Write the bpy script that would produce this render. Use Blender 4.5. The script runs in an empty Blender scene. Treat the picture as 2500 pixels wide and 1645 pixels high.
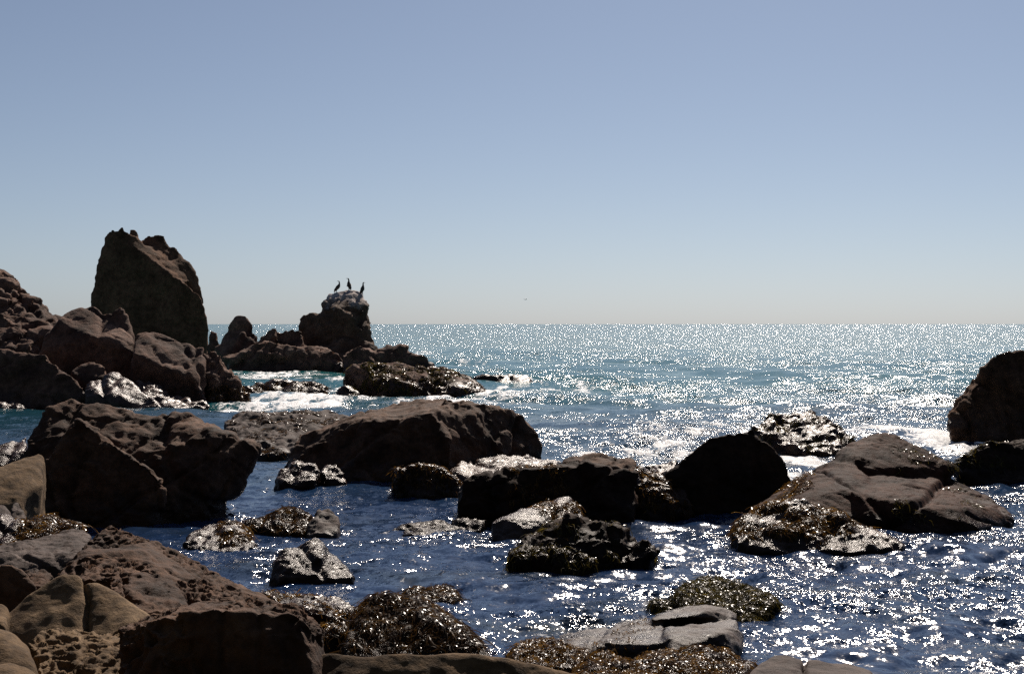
import bpy, bmesh, math, random
import numpy as np
from mathutils import Vector

random.seed(7)
rng = np.random.default_rng(7)
scene = bpy.context.scene
COL = scene.collection
R = math.radians

# ------------------------------------------------------------------ camera
CAM_H = 3.0
F_PX = 2500 * 50.0 / 36.0
HORIZ = 791.0
cam_d = bpy.data.cameras.new('camera')
cam_d.lens = 50.0
cam_d.sensor_width = 36.0
cam_d.shift_y = -(822.5 - HORIZ) / 2500.0
cam_d.clip_start = 0.1
cam_d.clip_end = 60000.0
cam = bpy.data.objects.new('camera', cam_d)
COL.objects.link(cam)
cam.location = (0, 0, CAM_H)
cam.rotation_euler = (R(90), 0, 0)
scene.camera = cam

# ------------------------------------------------------------------ sky and sun
SUN_EL, SUN_AZ = R(41), R(13)          # azimuth measured from +Y towards +X
world = bpy.data.worlds.new('World')
scene.world = world
world.use_nodes = True
wn = world.node_tree
wn.nodes.clear()
w_out = wn.nodes.new('ShaderNodeOutputWorld')
w_bg = wn.nodes.new('ShaderNodeBackground')
w_sky = wn.nodes.new('ShaderNodeTexSky')
w_sky.sky_type = 'NISHITA'
w_sky.sun_disc = False
w_sky.sun_elevation = SUN_EL
w_sky.sun_rotation = SUN_AZ
w_sky.altitude = 0
w_sky.air_density = 0.9
w_sky.dust_density = 0.5
w_sky.ozone_density = 5.0
w_bg.inputs['Strength'].default_value = 0.05
# film stock: muted colour, cool white balance, the same over the whole sky
w_bw = wn.nodes.new('ShaderNodeRGBToBW')
w_mut = wn.nodes.new('ShaderNodeMix')
w_mut.data_type = 'RGBA'
w_mut.inputs[0].default_value = 0.5
w_wb = wn.nodes.new('ShaderNodeMix')
w_wb.data_type = 'RGBA'
w_wb.blend_type = 'MULTIPLY'
w_wb.inputs[0].default_value = 1.0
w_wb.inputs[7].default_value = (0.94, 1.02, 1.145, 1)
wn.links.new(w_sky.outputs[0], w_bw.inputs[0])
wn.links.new(w_sky.outputs[0], w_mut.inputs[6])
wn.links.new(w_bw.outputs[0], w_mut.inputs[7])
wn.links.new(w_mut.outputs[2], w_wb.inputs[6])
wn.links.new(w_wb.outputs[2], w_bg.inputs['Color'])
wn.links.new(w_bg.outputs[0], w_out.inputs['Surface'])

sun_d = bpy.data.lights.new('sun', 'SUN')
sun_d.energy = 5.0
sun_d.angle = R(0.53)
sun_d.color = (1.0, 0.885, 0.77)
sun = bpy.data.objects.new('sun', sun_d)
COL.objects.link(sun)
S = Vector((math.sin(SUN_AZ) * math.cos(SUN_EL), math.cos(SUN_AZ) * math.cos(SUN_EL), math.sin(SUN_EL)))
sun.rotation_euler = S.to_track_quat('Z', 'Y').to_euler()
sun.location = (10, 40, 40)

scene.view_settings.view_transform = 'Standard'
scene.view_settings.look = 'None'
scene.view_settings.gamma = 1.0
scene.view_settings.exposure = 0.34
scene.view_settings.use_curve_mapping = False
scene.cycles.use_denoising = False
scene.cycles.max_bounces = 5
scene.cycles.diffuse_bounces = 2
scene.cycles.caustics_reflective = False
scene.cycles.caustics_refractive = False
scene.cycles.sample_clamp_indirect = 4.0

# ------------------------------------------------------------------ measuring
ZONES = {0: (0, 0, 1.0),
         1: (0, 500, 2192 / 700), 2: (500, 640, 2380 / 900), 3: (0, 900, 3.4),
         4: (500, 920, 2380 / 900), 5: (0, 1230, 3.4), 6: (600, 1230, 2.975),
         7: (1200, 1000, 3.4), 8: (1600, 820, 2380 / 900), 9: (1200, 1380, 2.975),
         10: (1800, 1300, 3.4), 11: (720, 660, 6.525)}

def place(px, py, Y):
    """point seen at photo pixel (px, py) when it stands Y metres out"""
    return ((px - 1250.0) / F_PX * Y, Y, CAM_H - (py - HORIZ) / F_PX * Y)

def zp(zone, x, y, Y):
    ox, oy, s = ZONES[zone]
    return place(ox + x / s, oy + y / s, Y)

def ground(px, py):
    Y = CAM_H * F_PX / (py - HORIZ)
    return ((px - 1250.0) / F_PX * Y, Y)

# ------------------------------------------------------------------ noise (numpy)
def _hash(ix, iy, iz, seed):
    u = np.uint32
    h = ix.astype(u) * u(374761393) + iy.astype(u) * u(668265263) + iz.astype(u) * u(2147483647) + u((seed * 1274126177) & 0xFFFFFFFF)
    h = (h ^ (h >> u(13))) * u(1274126177)
    h = (h ^ (h >> u(16))) * u(2246822519)
    return h ^ (h >> u(15))

def gnoise(p, seed=0):
    pf = np.floor(p)
    f = p - pf
    i = pf.astype(np.int64)
    u = f * f * f * (f * (f * 6 - 15) + 10)
    out = np.zeros(len(p))
    for dx in (0, 1):
        wx = u[:, 0] if dx else 1 - u[:, 0]
        for dy in (0, 1):
            wy = u[:, 1] if dy else 1 - u[:, 1]
            for dz in (0, 1):
                wz = u[:, 2] if dz else 1 - u[:, 2]
                h = _hash(i[:, 0] + dx, i[:, 1] + dy, i[:, 2] + dz, seed)
                gx = (h & 1023) / 511.5 - 1
                gy = ((h >> 10) & 1023) / 511.5 - 1
                gz = ((h >> 20) & 1023) / 511.5 - 1
                out += wx * wy * wz * (gx * (f[:, 0] - dx) + gy * (f[:, 1] - dy) + gz * (f[:, 2] - dz))
    return out * 1.3

def fbm(p, octaves=4, seed=0, gain=0.5, lac=2.07):
    a, s, out = 1.0, 1.0, np.zeros(len(p))
    for o in range(octaves):
        out += a * gnoise(p * s + o * 17.3, seed + o)
        a *= gain
        s *= lac
    return out

def voro(p, seed=0):
    i = np.floor(p).astype(np.int64)
    f1 = np.full(len(p), 9.0)
    f2 = np.full(len(p), 9.0)
    cid = np.zeros(len(p))
    for dx in (-1, 0, 1):
        for dy in (-1, 0, 1):
            for dz in (-1, 0, 1):
                c = (i[:, 0] + dx, i[:, 1] + dy, i[:, 2] + dz)
                h = _hash(c[0], c[1], c[2], seed)
                qx = c[0] + (h & 1023) / 1023.0
                qy = c[1] + ((h >> 10) & 1023) / 1023.0
                qz = c[2] + ((h >> 20) & 1023) / 1023.0
                d = np.sqrt((qx - p[:, 0]) ** 2 + (qy - p[:, 1]) ** 2 + (qz - p[:, 2]) ** 2)
                near = d < f1
                f2 = np.where(near, f1, np.minimum(f2, d))
                cid = np.where(near, ((h >> 5) & 4095) / 4095.0, cid)
                f1 = np.where(near, d, f1)
    return f1, f2, cid

def sstep(a, b, x):
    t = np.clip((x - a) / (b - a), 0, 1)
    return t * t * (3 - 2 * t)

# ------------------------------------------------------------------ materials
def new_mat(name):
    m = bpy.data.materials.new(name)
    m.use_nodes = True
    nt = m.node_tree
    nt.nodes.clear()
    out = nt.nodes.new('ShaderNodeOutputMaterial')
    return m, nt, out

def N(nt, kind, **kw):
    n = nt.nodes.new(kind)
    for k, v in kw.items():
        if k.startswith('in_'):
            key = k[3:]
            n.inputs[int(key) if key.isdigit() else key.replace('_', ' ')].default_value = v
        else:
            setattr(n, k, v)
    return n

def math_n(nt, op, a, b=None, clamp=False):
    n = nt.nodes.new('ShaderNodeMath')
    n.operation = op
    n.use_clamp = clamp
    for k, v in enumerate((a, b)):
        if v is None:
            continue
        if isinstance(v, (int, float)):
            n.inputs[k].default_value = v
        else:
            nt.links.new(v, n.inputs[k])
    return n.outputs[0]

def ramp(nt, fac, stops):
    n = nt.nodes.new('ShaderNodeValToRGB')
    cr = n.color_ramp
    while len(cr.elements) < len(stops):
        cr.elements.new(0.5)
    for e, (p, c) in zip(cr.elements, stops):
        e.position = p
        e.color = (*c, 1) if len(c) == 3 else c
    nt.links.new(fac, n.inputs[0])
    return n.outputs[0]

def rock_material(name, dark, mid, light, rough=0.75, wet_top=0.35, wet=0.6, bump=1.0, scale=1.0, spec=0.35,
                  guano=None):
    m, nt, out = new_mat(name)
    L = nt.links.new
    geo = N(nt, 'ShaderNodeNewGeometry')
    n1 = N(nt, 'ShaderNodeTexNoise', in_Scale=1.7 * scale, in_Detail=7.0, in_Roughness=0.62)
    n2 = N(nt, 'ShaderNodeTexNoise', in_Scale=11.0 * scale, in_Detail=6.0, in_Roughness=0.7)
    n3 = N(nt, 'ShaderNodeTexNoise', in_Scale=55.0 * scale, in_Detail=4.0, in_Roughness=0.7)
    for n in (n1, n2, n3):
        L(geo.outputs['Position'], n.inputs['Vector'])
    c1 = ramp(nt, n1.outputs['Fac'], [(0.34, dark), (0.5, mid), (0.68, light)])
    c2 = ramp(nt, n2.outputs['Fac'], [(0.36, (0.45, 0.43, 0.42)), (0.58, (1.15, 1.12, 1.08))])
    mul = N(nt, 'ShaderNodeMix', data_type='RGBA', blend_type='MULTIPLY')
    mul.inputs[0].default_value = 0.85
    L(c1, mul.inputs[6]); L(c2, mul.inputs[7])
    col = mul.outputs[2]
    sep = N(nt, 'ShaderNodeSeparateXYZ')
    L(geo.outputs['Position'], sep.inputs[0])
    if guano:
        # bird lime streaking the crest
        g1 = N(nt, 'ShaderNodeTexNoise', in_Scale=0.9, in_Detail=6.0, in_Roughness=0.65)
        mp = N(nt, 'ShaderNodeMapping')
        mp.inputs['Scale'].default_value = (1.2, 1.2, 0.45)
        L(geo.outputs['Position'], mp.inputs[0]); L(mp.outputs[0], g1.inputs['Vector'])
        gz = math_n(nt, 'MULTIPLY', math_n(nt, 'SUBTRACT', sep.outputs[2], guano[0]), guano[1])
        gm = math_n(nt, 'ADD', math_n(nt, 'MULTIPLY', math_n(nt, 'SUBTRACT', g1.outputs['Fac'], 0.5), 3.2), gz, True)
        mg = N(nt, 'ShaderNodeMix', data_type='RGBA')
        L(gm, mg.inputs[0]); L(col, mg.inputs[6])
        mg.inputs[7].default_value = (0.42, 0.37, 0.35, 1)
        col = mg.outputs[2]
    # tide line: the foot of every rock is soaked
    wl = math_n(nt, 'ADD', sep.outputs[2], math_n(nt, 'MULTIPLY', math_n(nt, 'SUBTRACT', n1.outputs['Fac'], 0.5), 0.9))
    wetf = math_n(nt, 'SUBTRACT', 1.0, math_n(nt, 'DIVIDE', math_n(nt, 'SUBTRACT', wl, wet_top - 0.12), 0.3), True)
    wm = N(nt, 'ShaderNodeMath', operation='MINIMUM'); wm.inputs[1].default_value = 1.0
    L(wetf, wm.inputs[0])
    wetf = math_n(nt, 'MAXIMUM', wm.outputs[0], 0.0)
    md = N(nt, 'ShaderNodeMix', data_type='RGBA', blend_type='MULTIPLY')
    L(math_n(nt, 'MULTIPLY', wetf, wet), md.inputs[0]); L(col, md.inputs[6])
    md.inputs[7].default_value = (0.32, 0.30, 0.30, 1)
    b = N(nt, 'ShaderNodeBsdfPrincipled')
    L(md.outputs[2], b.inputs['Base Color'])
    rr = math_n(nt, 'ADD', math_n(nt, 'MULTIPLY', wetf, -(rough - 0.27)), rough)
    L(math_n(nt, 'ADD', rr, math_n(nt, 'MULTIPLY', math_n(nt, 'SUBTRACT', n2.outputs['Fac'], 0.5), 0.25)), b.inputs['Roughness'])
    b.inputs['Specular IOR Level'].default_value = spec
    bp1 = N(nt, 'ShaderNodeBump', in_Strength=0.9 * bump, in_Distance=0.03 / scale)
    L(n2.outputs['Fac'], bp1.inputs['Height'])
    bp2 = N(nt, 'ShaderNodeBump', in_Strength=0.8 * bump, in_Distance=0.010 / scale)
    L(n3.outputs['Fac'], bp2.inputs['Height']); L(bp1.outputs[0], bp2.inputs['Normal'])
    L(bp2.outputs[0], b.inputs['Normal'])
    L(b.outputs[0], out.inputs['Surface'])
    return m

M = {}
M['tan'] = rock_material('dry_tan_sandstone', (0.0644, 0.0414, 0.023), (0.1403, 0.0943, 0.0552), (0.2185, 0.1541, 0.0966), 0.9, -0.5, 0.3, 0.7, spec=0.15)
M['brown'] = rock_material('brown_sandstone', (0.0312, 0.0161, 0.0097), (0.0826, 0.0451, 0.0284), (0.1422, 0.0821, 0.0536), 0.85, 0.3, 0.7, 0.9, spec=0.2)
M['far'] = rock_material('far_brown_rock', (0.0427, 0.0226, 0.0155), (0.1121, 0.0617, 0.0432), (0.1855, 0.1085, 0.0788), 0.85, 0.6, 0.7, 1.0, 0.4, spec=0.2)
M['stack'] = rock_material('olive_stack_rock', (0.0479, 0.0273, 0.0155), (0.1048, 0.0573, 0.0341), (0.171, 0.0935, 0.0564), 0.9, 0.7, 0.6, 1.0, 0.3, spec=0.12)
M['lime'] = rock_material('bird_limed_rock', (0.0378, 0.0221, 0.0132), (0.0811, 0.049, 0.0307), (0.1397, 0.0885, 0.0599), 0.85, 0.6, 0.6, 1.0, 0.4, spec=0.2, guano=(4.0, 0.9))
M['wet'] = rock_material('soaked_dark_rock', (0.0198, 0.0111, 0.008), (0.0469, 0.0269, 0.0205), (0.0829, 0.0506, 0.0395), 0.27, 0.2, 0.5, 0.9, 1.0, 0.16)
M['shiny'] = rock_material('streaming_wet_rock', (0.027, 0.0158, 0.0125), (0.0631, 0.0379, 0.0299), (0.1037, 0.0664, 0.0541), 0.30, 0.1, 0.5, 0.9, 1.0, 0.22)
M['grey'] = rock_material('lilac_grey_rock', (0.0432, 0.0315, 0.0282), (0.0814, 0.0632, 0.0574), (0.1246, 0.0997, 0.0922), 0.8, 0.1, 0.6, 0.8, 1.0, 0.15)
M['dark'] = rock_material('blackish_rock', (0.017, 0.0104, 0.0076), (0.0339, 0.0216, 0.0165), (0.056, 0.0357, 0.0268), 0.75, 0.3, 0.5, 0.8, spec=0.06)

M['plum'] = rock_material('plum_brown_rock', (0.017, 0.0081, 0.0056), (0.0469, 0.0229, 0.0159), (0.0853, 0.0433, 0.0307), 0.7, 0.15, 0.5, 0.9, 1.0, 0.05)

def weed_material(name, a, b_, c):
    m, nt, out = new_mat(name)
    L = nt.links.new
    geo = N(nt, 'ShaderNodeNewGeometry')
    n1 = N(nt, 'ShaderNodeTexNoise', in_Scale=9.0, in_Detail=3.0)
    L(geo.outputs['Position'], n1.inputs['Vector'])
    col = ramp(nt, n1.outputs['Fac'], [(0.36, a), (0.5, b_), (0.66, c)])
    p = N(nt, 'ShaderNodeBsdfPrincipled', in_Roughness=0.24)
    p.inputs['Specular IOR Level'].default_value = 0.18
    L(col, p.inputs['Base Color'])
    t = N(nt, 'ShaderNodeBsdfTranslucent')
    L(col, t.inputs['Color'])
    mx = N(nt, 'ShaderNodeMixShader', in_0=0.48)
    L(p.outputs[0], mx.inputs[1]); L(t.outputs[0], mx.inputs[2])
    L(mx.outputs[0], out.inputs['Surface'])
    return m
M['weed_gold'] = weed_material('golden_bladder_wrack', (0.030, 0.014, 0.004), (0.108, 0.054, 0.012), (0.23, 0.125, 0.026))
M['weed_brown'] = weed_material('brown_wrack', (0.020, 0.011, 0.005), (0.060, 0.031, 0.010), (0.125, 0.066, 0.018))
M['weed_green'] = weed_material('olive_wrack', (0.03, 0.024, 0.007), (0.075, 0.058, 0.012), (0.14, 0.105, 0.022))

def plain(name, col, rough=0.5, spec=0.4, var=0.25, scale=30):
    m, nt, out = new_mat(name)
    L = nt.links.new
    geo = N(nt, 'ShaderNodeNewGeometry')
    n1 = N(nt, 'ShaderNodeTexNoise', in_Scale=float(scale), in_Detail=3.0)
    L(geo.outputs['Position'], n1.inputs['Vector'])
    c = ramp(nt, n1.outputs['Fac'], [(0.3, tuple(v * (1 - var) for v in col)), (0.7, tuple(v * (1 + var) for v in col))])
    p = N(nt, 'ShaderNodeBsdfPrincipled', in_Roughness=rough)
    p.inputs['Specular IOR Level'].default_value = spec
    L(c, p.inputs['Base Color'])
    L(p.outputs[0], out.inputs['Surface'])
    return m
M['feather'] = plain('black_brown_feather', (0.022, 0.014, 0.012), 0.6)
M['bill'] = plain('horn_bill', (0.06, 0.045, 0.035), 0.45)
M['gull'] = plain('white_plumage', (0.75, 0.75, 0.75), 0.7, var=0.05)

# ------------------------------------------------------------------ object helpers
def link(name, mesh, mat, parent=None):
    o = bpy.data.objects.new(name, mesh)
    COL.objects.link(o)
    if mat is not None:
        mesh.materials.clear()
        mesh.materials.append(mat)
    if parent is not None:
        o.parent = parent
    return o

def tag(o, label, cat, group=None):
    o['label'] = label
    o['category'] = cat
    if group:
        o['group'] = group
    return o

def mesh_from(verts, faces, smooth=True):
    """verts (n,3), faces (m,k) numpy"""
    me = bpy.data.meshes.new('mesh')
    verts = np.asarray(verts, dtype=np.float32)
    faces = np.asarray(faces, dtype=np.int32)
    k = faces.shape[1]
    me.vertices.add(len(verts))
    me.vertices.foreach_set('co', verts.ravel())
    me.loops.add(faces.size)
    me.loops.foreach_set('vertex_index', faces.ravel())
    me.polygons.add(len(faces))
    me.polygons.foreach_set('loop_start', np.arange(0, faces.size, k, dtype=np.int32))
    me.polygons.foreach_set('loop_total', np.full(len(faces), k, dtype=np.int32))
    if smooth:
        me.polygons.foreach_set('use_smooth', np.ones(len(faces), dtype=bool))
    me.update(calc_edges=True)
    return me

def get_co(me):
    a = np.empty(len(me.vertices) * 3, dtype=np.float32)
    me.vertices.foreach_get('co', a)
    return a.reshape(-1, 3).astype(np.float64)

def set_co(me, co):
    me.vertices.foreach_set('co', co.astype(np.float32).ravel())
    me.update()

def get_no(me):
    a = np.empty(len(me.vertices) * 3, dtype=np.float32)
    me.vertex_normals.foreach_get('vector', a)
    return a.reshape(-1, 3).astype(np.float64)

# ------------------------------------------------------------------ rocks
STYLES = {
    #            warp  joint crack fine  pit  smooth striate
    'block':   (0.045, 0.034, 0.022, 0.014, 0.0, 2, 0.012),
    'plain':   (0.035, 0.012, 0.012, 0.009, 0.0, 3, 0.012),
    'smooth':  (0.05, 0.000, 0.000, 0.004, 0.0, 30, 0.0),
    'pit':     (0.06, 0.010, 0.006, 0.012, 0.055, 5, 0.0),
    'rugged':  (0.11, 0.070, 0.045, 0.030, 0.0, 1, 0.0),
    'lump':    (0.11, 0.035, 0.020, 0.030, 0.0, 3, 0.0),
    'stri':    (0.07, 0.035, 0.025, 0.016, 0.0, 2, 0.05),
}
FRACT = {'block': 4, 'plain': 2, 'smooth': 0, 'pit': 2, 'rugged': 3, 'lump': 2, 'stri': 3}
ROCKS = {}
SHORE = []          # waterline samples of all rocks, for foam
PX = 2.3           # voxel size in render pixels
VERTS = [0]

def rock(name, label, cat, D, zone, hulls, mat, style='block', t=1.5, L=None, group=None, seed=None, floor=-0.22, k=1.0, split=(), pitall=0, dip=(0.45, 0.25, 0.86), res=1.0):
    seed = seed if seed is not None else (len(ROCKS) * 13 + 5)
    bm = bmesh.new()
    allz = []
    for h in hulls:
        opts = {}
        if isinstance(h, tuple) and isinstance(h[1], dict):
            h, opts = h
        tt = opts.get('t', t)
        pts = [Vector(zp(zone, x, y, D + d * k)) for x, y, d in h]
        mx = sum(p.x for p in pts) / len(pts)
        ymax = max(p.y for p in pts)
        ext = list(pts)
        for p in pts:
            yb = max(ymax + 0.15 * tt, p.y + tt)
            lim = CAM_H - (CAM_H - p.z) * (yb / p.y) - 0.02
            zb = min(p.z * 0.62, lim)
            ext.append(Vector((mx + (p.x * yb / p.y - mx * 1.0) * 0.78, yb, zb)))
        if opts.get('floor', 1):
            for p in list(ext):
                ext.append(Vector((mx + (p.x - mx) * 0.97, p.y, floor - 0.3)))
        vs = [bm.verts.new(p) for p in ext]
        allz += pts
        r = bmesh.ops.convex_hull(bm, input=vs, use_existing_faces=False)
        dead = list({g for g in r['geom_interior'] + r['geom_unused'] if isinstance(g, bmesh.types.BMVert) and g.is_valid})
        if dead:
            bmesh.ops.delete(bm, geom=dead, context='VERTS')
    bmesh.ops.recalc_face_normals(bm, faces=bm.faces)
    me = bpy.data.meshes.new('mesh')
    bm.to_mesh(me)
    bm.free()
    tmp = bpy.data.objects.new('tmp', me)
    COL.objects.link(tmp)
    vox = PX * D / (F_PX * 1024 / 2500) * res
    md = tmp.modifiers.new('r', 'REMESH')
    md.mode = 'VOXEL'
    md.voxel_size = vox
    warp, joint, crack, fine, pit, sm, stri = STYLES[style]
    ms = tmp.modifiers.new('s', 'SMOOTH')
    ms.factor = 0.5
    ms.iterations = sm
    dg = bpy.context.evaluated_depsgraph_get()
    me2 = bpy.data.meshes.new_from_object(tmp.evaluated_get(dg))
    bpy.data.objects.remove(tmp)
    bpy.data.meshes.remove(me)
    co = get_co(me2)
    w = max(p.x for p in allz) - min(p.x for p in allz)
    hh = max(p.z for p in allz) - max(0, min(p.z for p in allz))
    if L is None:
        L = max(0.3, min(w, 2.2 * hh) * 0.7)
    ofs = np.array([seed * 3.71, seed * 1.37, seed * 7.13])
    # broad swelling, as a vector field
    q = co * (1.6 / L) + ofs
    dv = np.stack([fbm(q + 31.7 * k, 3, seed + k) for k in range(3)], 1)
    co = co + dv * (warp * L)
    set_co(me2, co)
    no = get_no(me2)
    disp = np.zeros(len(co))
    if joint or crack:
        wq = co + np.stack([fbm(co * (3.0 / L) + 5.1 * k + ofs, 2, seed + 40 + k) for k in range(3)], 1) * 0.10 * L
        st = np.array([2.3, 2.3, 3.2]) / L
        f1, f2, cid = voro(wq * st + ofs, seed + 3)
        edge = f2 - f1
        disp += joint * L * (cid - 0.5) * 2 * sstep(0.0, 0.16, edge)
        disp -= crack * L * np.exp(-(edge / 0.05) ** 2)
        f1, f2, cid = voro(wq * st * 2.9 + ofs * 1.7, seed + 9)
        disp += joint * 0.35 * L * (cid - 0.5) * 2 * sstep(0.0, 0.2, f2 - f1)
        disp -= crack * 0.3 * L * np.exp(-((f2 - f1) / 0.07) ** 2)
    if stri:
        ax = Vector(dip).normalized()
        u = co @ np.array(ax) + 0.12 * L * fbm(co * (1.5 / L) + ofs, 2, seed + 70)
        sq = np.stack([u * (9.0 / L), co[:, 0] * (0.6 / L), co[:, 2] * (0.6 / L)], 1)
        s = fbm(sq, 3, seed + 60, 0.6)
        disp += stri * L * s
    r_ = np.random.default_rng(seed + 500)
    lo, hi = co.min(0), co.max(0)
    for c_ in range(FRACT[style]):
        pn = r_.normal(size=3) * np.array([1.0, 0.5, 0.45])
        pn /= np.linalg.norm(pn)
        pc = lo + (hi - lo) * r_.uniform(0.15, 0.85, 3)
        dist = (co - pc) @ pn + 0.05 * L * fbm(co * (2.2 / L) + 11.0 * c_, 2, seed + 300 + c_)
        wdt = max(1.3 * vox, 0.018 * L)
        disp -= (0.035 * min(L, 1.6) + 1.0 * vox) * np.exp(-(dist / wdt) ** 2) * r_.uniform(0.5, 1.0)
        disp += 0.022 * min(L, 2.0) * r_.uniform(-1, 1) * np.tanh(dist / (1.5 * wdt)) * np.exp(-np.abs(dist) / (0.35 * L))
    for zx in split:
        x0 = zp(zone, zx, 0, 1.0)[0]
        dist = co[:, 0] - x0 * co[:, 1] + 0.012 * fbm(co * 5 + 3.1, 3, seed + 410)
        disp -= 0.05 * np.exp(-(dist / 0.014) ** 2) + 0.02 * np.exp(-(dist / 0.05) ** 2)
    n_oct = int(np.clip(math.log2(L / 4.5 / (2.2 * vox)) + 1, 2, 6))
    fn = fbm(co * (4.5 / L) + ofs, n_oct, seed + 20, 0.5)
    rid = 1 - np.abs(fbm(co * (3.1 / L) + ofs * 2, 3, seed + 26)) * 2.2
    disp += fine * L * (fn + 0.6 * (rid - 0.5))
    if pit:
        pw = co + 0.03 * np.stack([fbm(co * 6 + 9.3 * k, 2, seed + 80 + k) for k in range(3)], 1)
        f1, f2, cid = voro(pw * 8.5 + ofs, seed + 90)
        mask = sstep(-0.30, 0.12, fbm(co * 1.6 + ofs, 2, seed + 95) + pitall)
        depth = sstep(0.02, 0.32, f2 - f1) * (0.35 + 0.65 * cid)
        disp -= pit * mask * depth
        f1, f2, cid = voro(pw * 17 + ofs, seed + 91)
        disp -= pit * 0.35 * mask * sstep(0.02, 0.3, f2 - f1) * cid
    co = co + no * disp[:, None]
    set_co(me2, co)
    # drop what lies under the sea bed
    bm = bmesh.new()
    bm.from_mesh(me2)
    low = [v for v in bm.verts if v.co.z < floor]
    bmesh.ops.delete(bm, geom=low, context='VERTS')
    bm.to_mesh(me2)
    bm.free()
    me2.polygons.foreach_set('use_smooth', np.ones(len(me2.polygons), dtype=bool))
    me2.update()
    VERTS[0] += len(me2.vertices)
    co = get_co(me2)
    base = Vector((float(co[:, 0].mean()), float(co[:, 1].mean()), 0.0))
    SHORE.append(co[np.abs(co[:, 2]) < max(0.07, vox * 1.5)][:, :2])
    set_co(me2, co - np.array(base))
    o = link(name, me2, M[mat])
    o.location = base
    tag(o, label, cat, group)
    ROCKS[label] = o
    return o

def seaweed(o, D, density=900, mat='weed_gold', zmin=0.0, zmax=9, nz=0.15, length=0.16, width=0.022, patch=0.0, xr=None, seed=1, pscale=1.6, lift=0.035):
    """a mat of wrack fronds draped over a rock, as one part of that rock"""
    me = o.data
    co = get_co(me) + np.array(o.location)
    me.calc_loop_triangles()
    tri = np.empty(len(me.loop_triangles) * 3, dtype=np.int32)
    me.loop_triangles.foreach_get('vertices', tri)
    tri = tri.reshape(-1, 3)
    a, b, c = co[tri[:, 0]], co[tri[:, 1]], co[tri[:, 2]]
    n = np.cross(b - a, c - a)
    ar = np.linalg.norm(n, axis=1)
    n = n / np.maximum(ar, 1e-12)[:, None]
    ctr = (a + b + c) / 3
    keep = (ctr[:, 2] > zmin) & (ctr[:, 2] < zmax) & (n[:, 2] > nz)
    keep &= fbm(ctr * pscale + seed * 5.3, 3, seed) > patch
    px = ctr[:, 0] / ctr[:, 1] * F_PX + 1250
    if xr:
        keep &= (px > xr[0]) & (px < xr[1])
    idx = np.nonzero(keep)[0]
    if len(idx) == 0:
        print('no weed on', o.name)
        return None
    area = ar[idx] * 0.5
    r = np.random.default_rng(seed)
    cnt = int(min(13000, area.sum() * density * 1.45))
    ch = r.choice(idx, cnt, p=area / area.sum())
    u, v = r.random(cnt), r.random(cnt)
    fl = u + v > 1
    u[fl], v[fl] = 1 - u[fl], 1 - v[fl]
    p0 = a[ch] + (b[ch] - a[ch]) * u[:, None] + (c[ch] - a[ch]) * v[:, None]
    nn = n[ch]
    g = np.array([0, 0, -1.0]) - nn * (-nn[:, 2:3])
    rv = r.normal(size=(cnt, 3))
    rv -= nn * (rv * nn).sum(1)[:, None]
    d = g * 1.3 + rv * 0.55
    d /= np.maximum(np.linalg.norm(d, axis=1), 1e-6)[:, None]
    side = np.cross(d, nn)
    tw = r.normal(size=cnt) * 0.6
    ln = 0.8 * length * (0.35 + 1.3 * r.random(cnt) ** 1.5)
    wd = width * 0.52 * (0.5 + 0.9 * r.random(cnt))
    lf = lift * 0.5 * (0.3 + 1.3 * r.random(cnt))
    K = 3
    vv = np.empty((cnt, K + 1, 2, 3))
    for k in range(K + 1):
        s = k / K
        prof = (0.5, 1.0, 0.9, 0.25)[k]
        ctrp = p0 + d * (ln * s)[:, None] + nn * (lf * (math.sin(math.pi * min(1, s * 0.9 + 0.1)) + 0.15))[:, None] \
            + side * (ln * 0.16 * np.sin(s * 5 + tw * 4))[:, None] + np.array([0, 0, -0.25]) * (ln * s * s)[:, None]
        ang = tw * (0.4 + s)
        sv = side * np.cos(ang)[:, None] + nn * np.sin(ang)[:, None]
        vv[:, k, 0] = ctrp - sv * (wd * prof * 0.5)[:, None]
        vv[:, k, 1] = ctrp + sv * (wd * prof * 0.5)[:, None]
    base = (np.arange(cnt) * (K + 1) * 2)[:, None]
    fs = []
    for k in range(K):
        fs.append(np.concatenate([base + 2 * k, base + 2 * k + 1, base + 2 * k + 3, base + 2 * k + 2], 1))
    w = mesh_from(vv.reshape(-1, 3) - np.array(o.location), np.concatenate(fs, 0))
    wo = link('seaweed', w, M[mat], o)
    wo['kind'] = 'stuff'
    VERTS[0] += len(w.vertices)
    return wo

FAR = 'rocks of the far headland'
MID = 'rocks standing in the inlet'
NEAR = 'boulders of the near shore'

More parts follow.
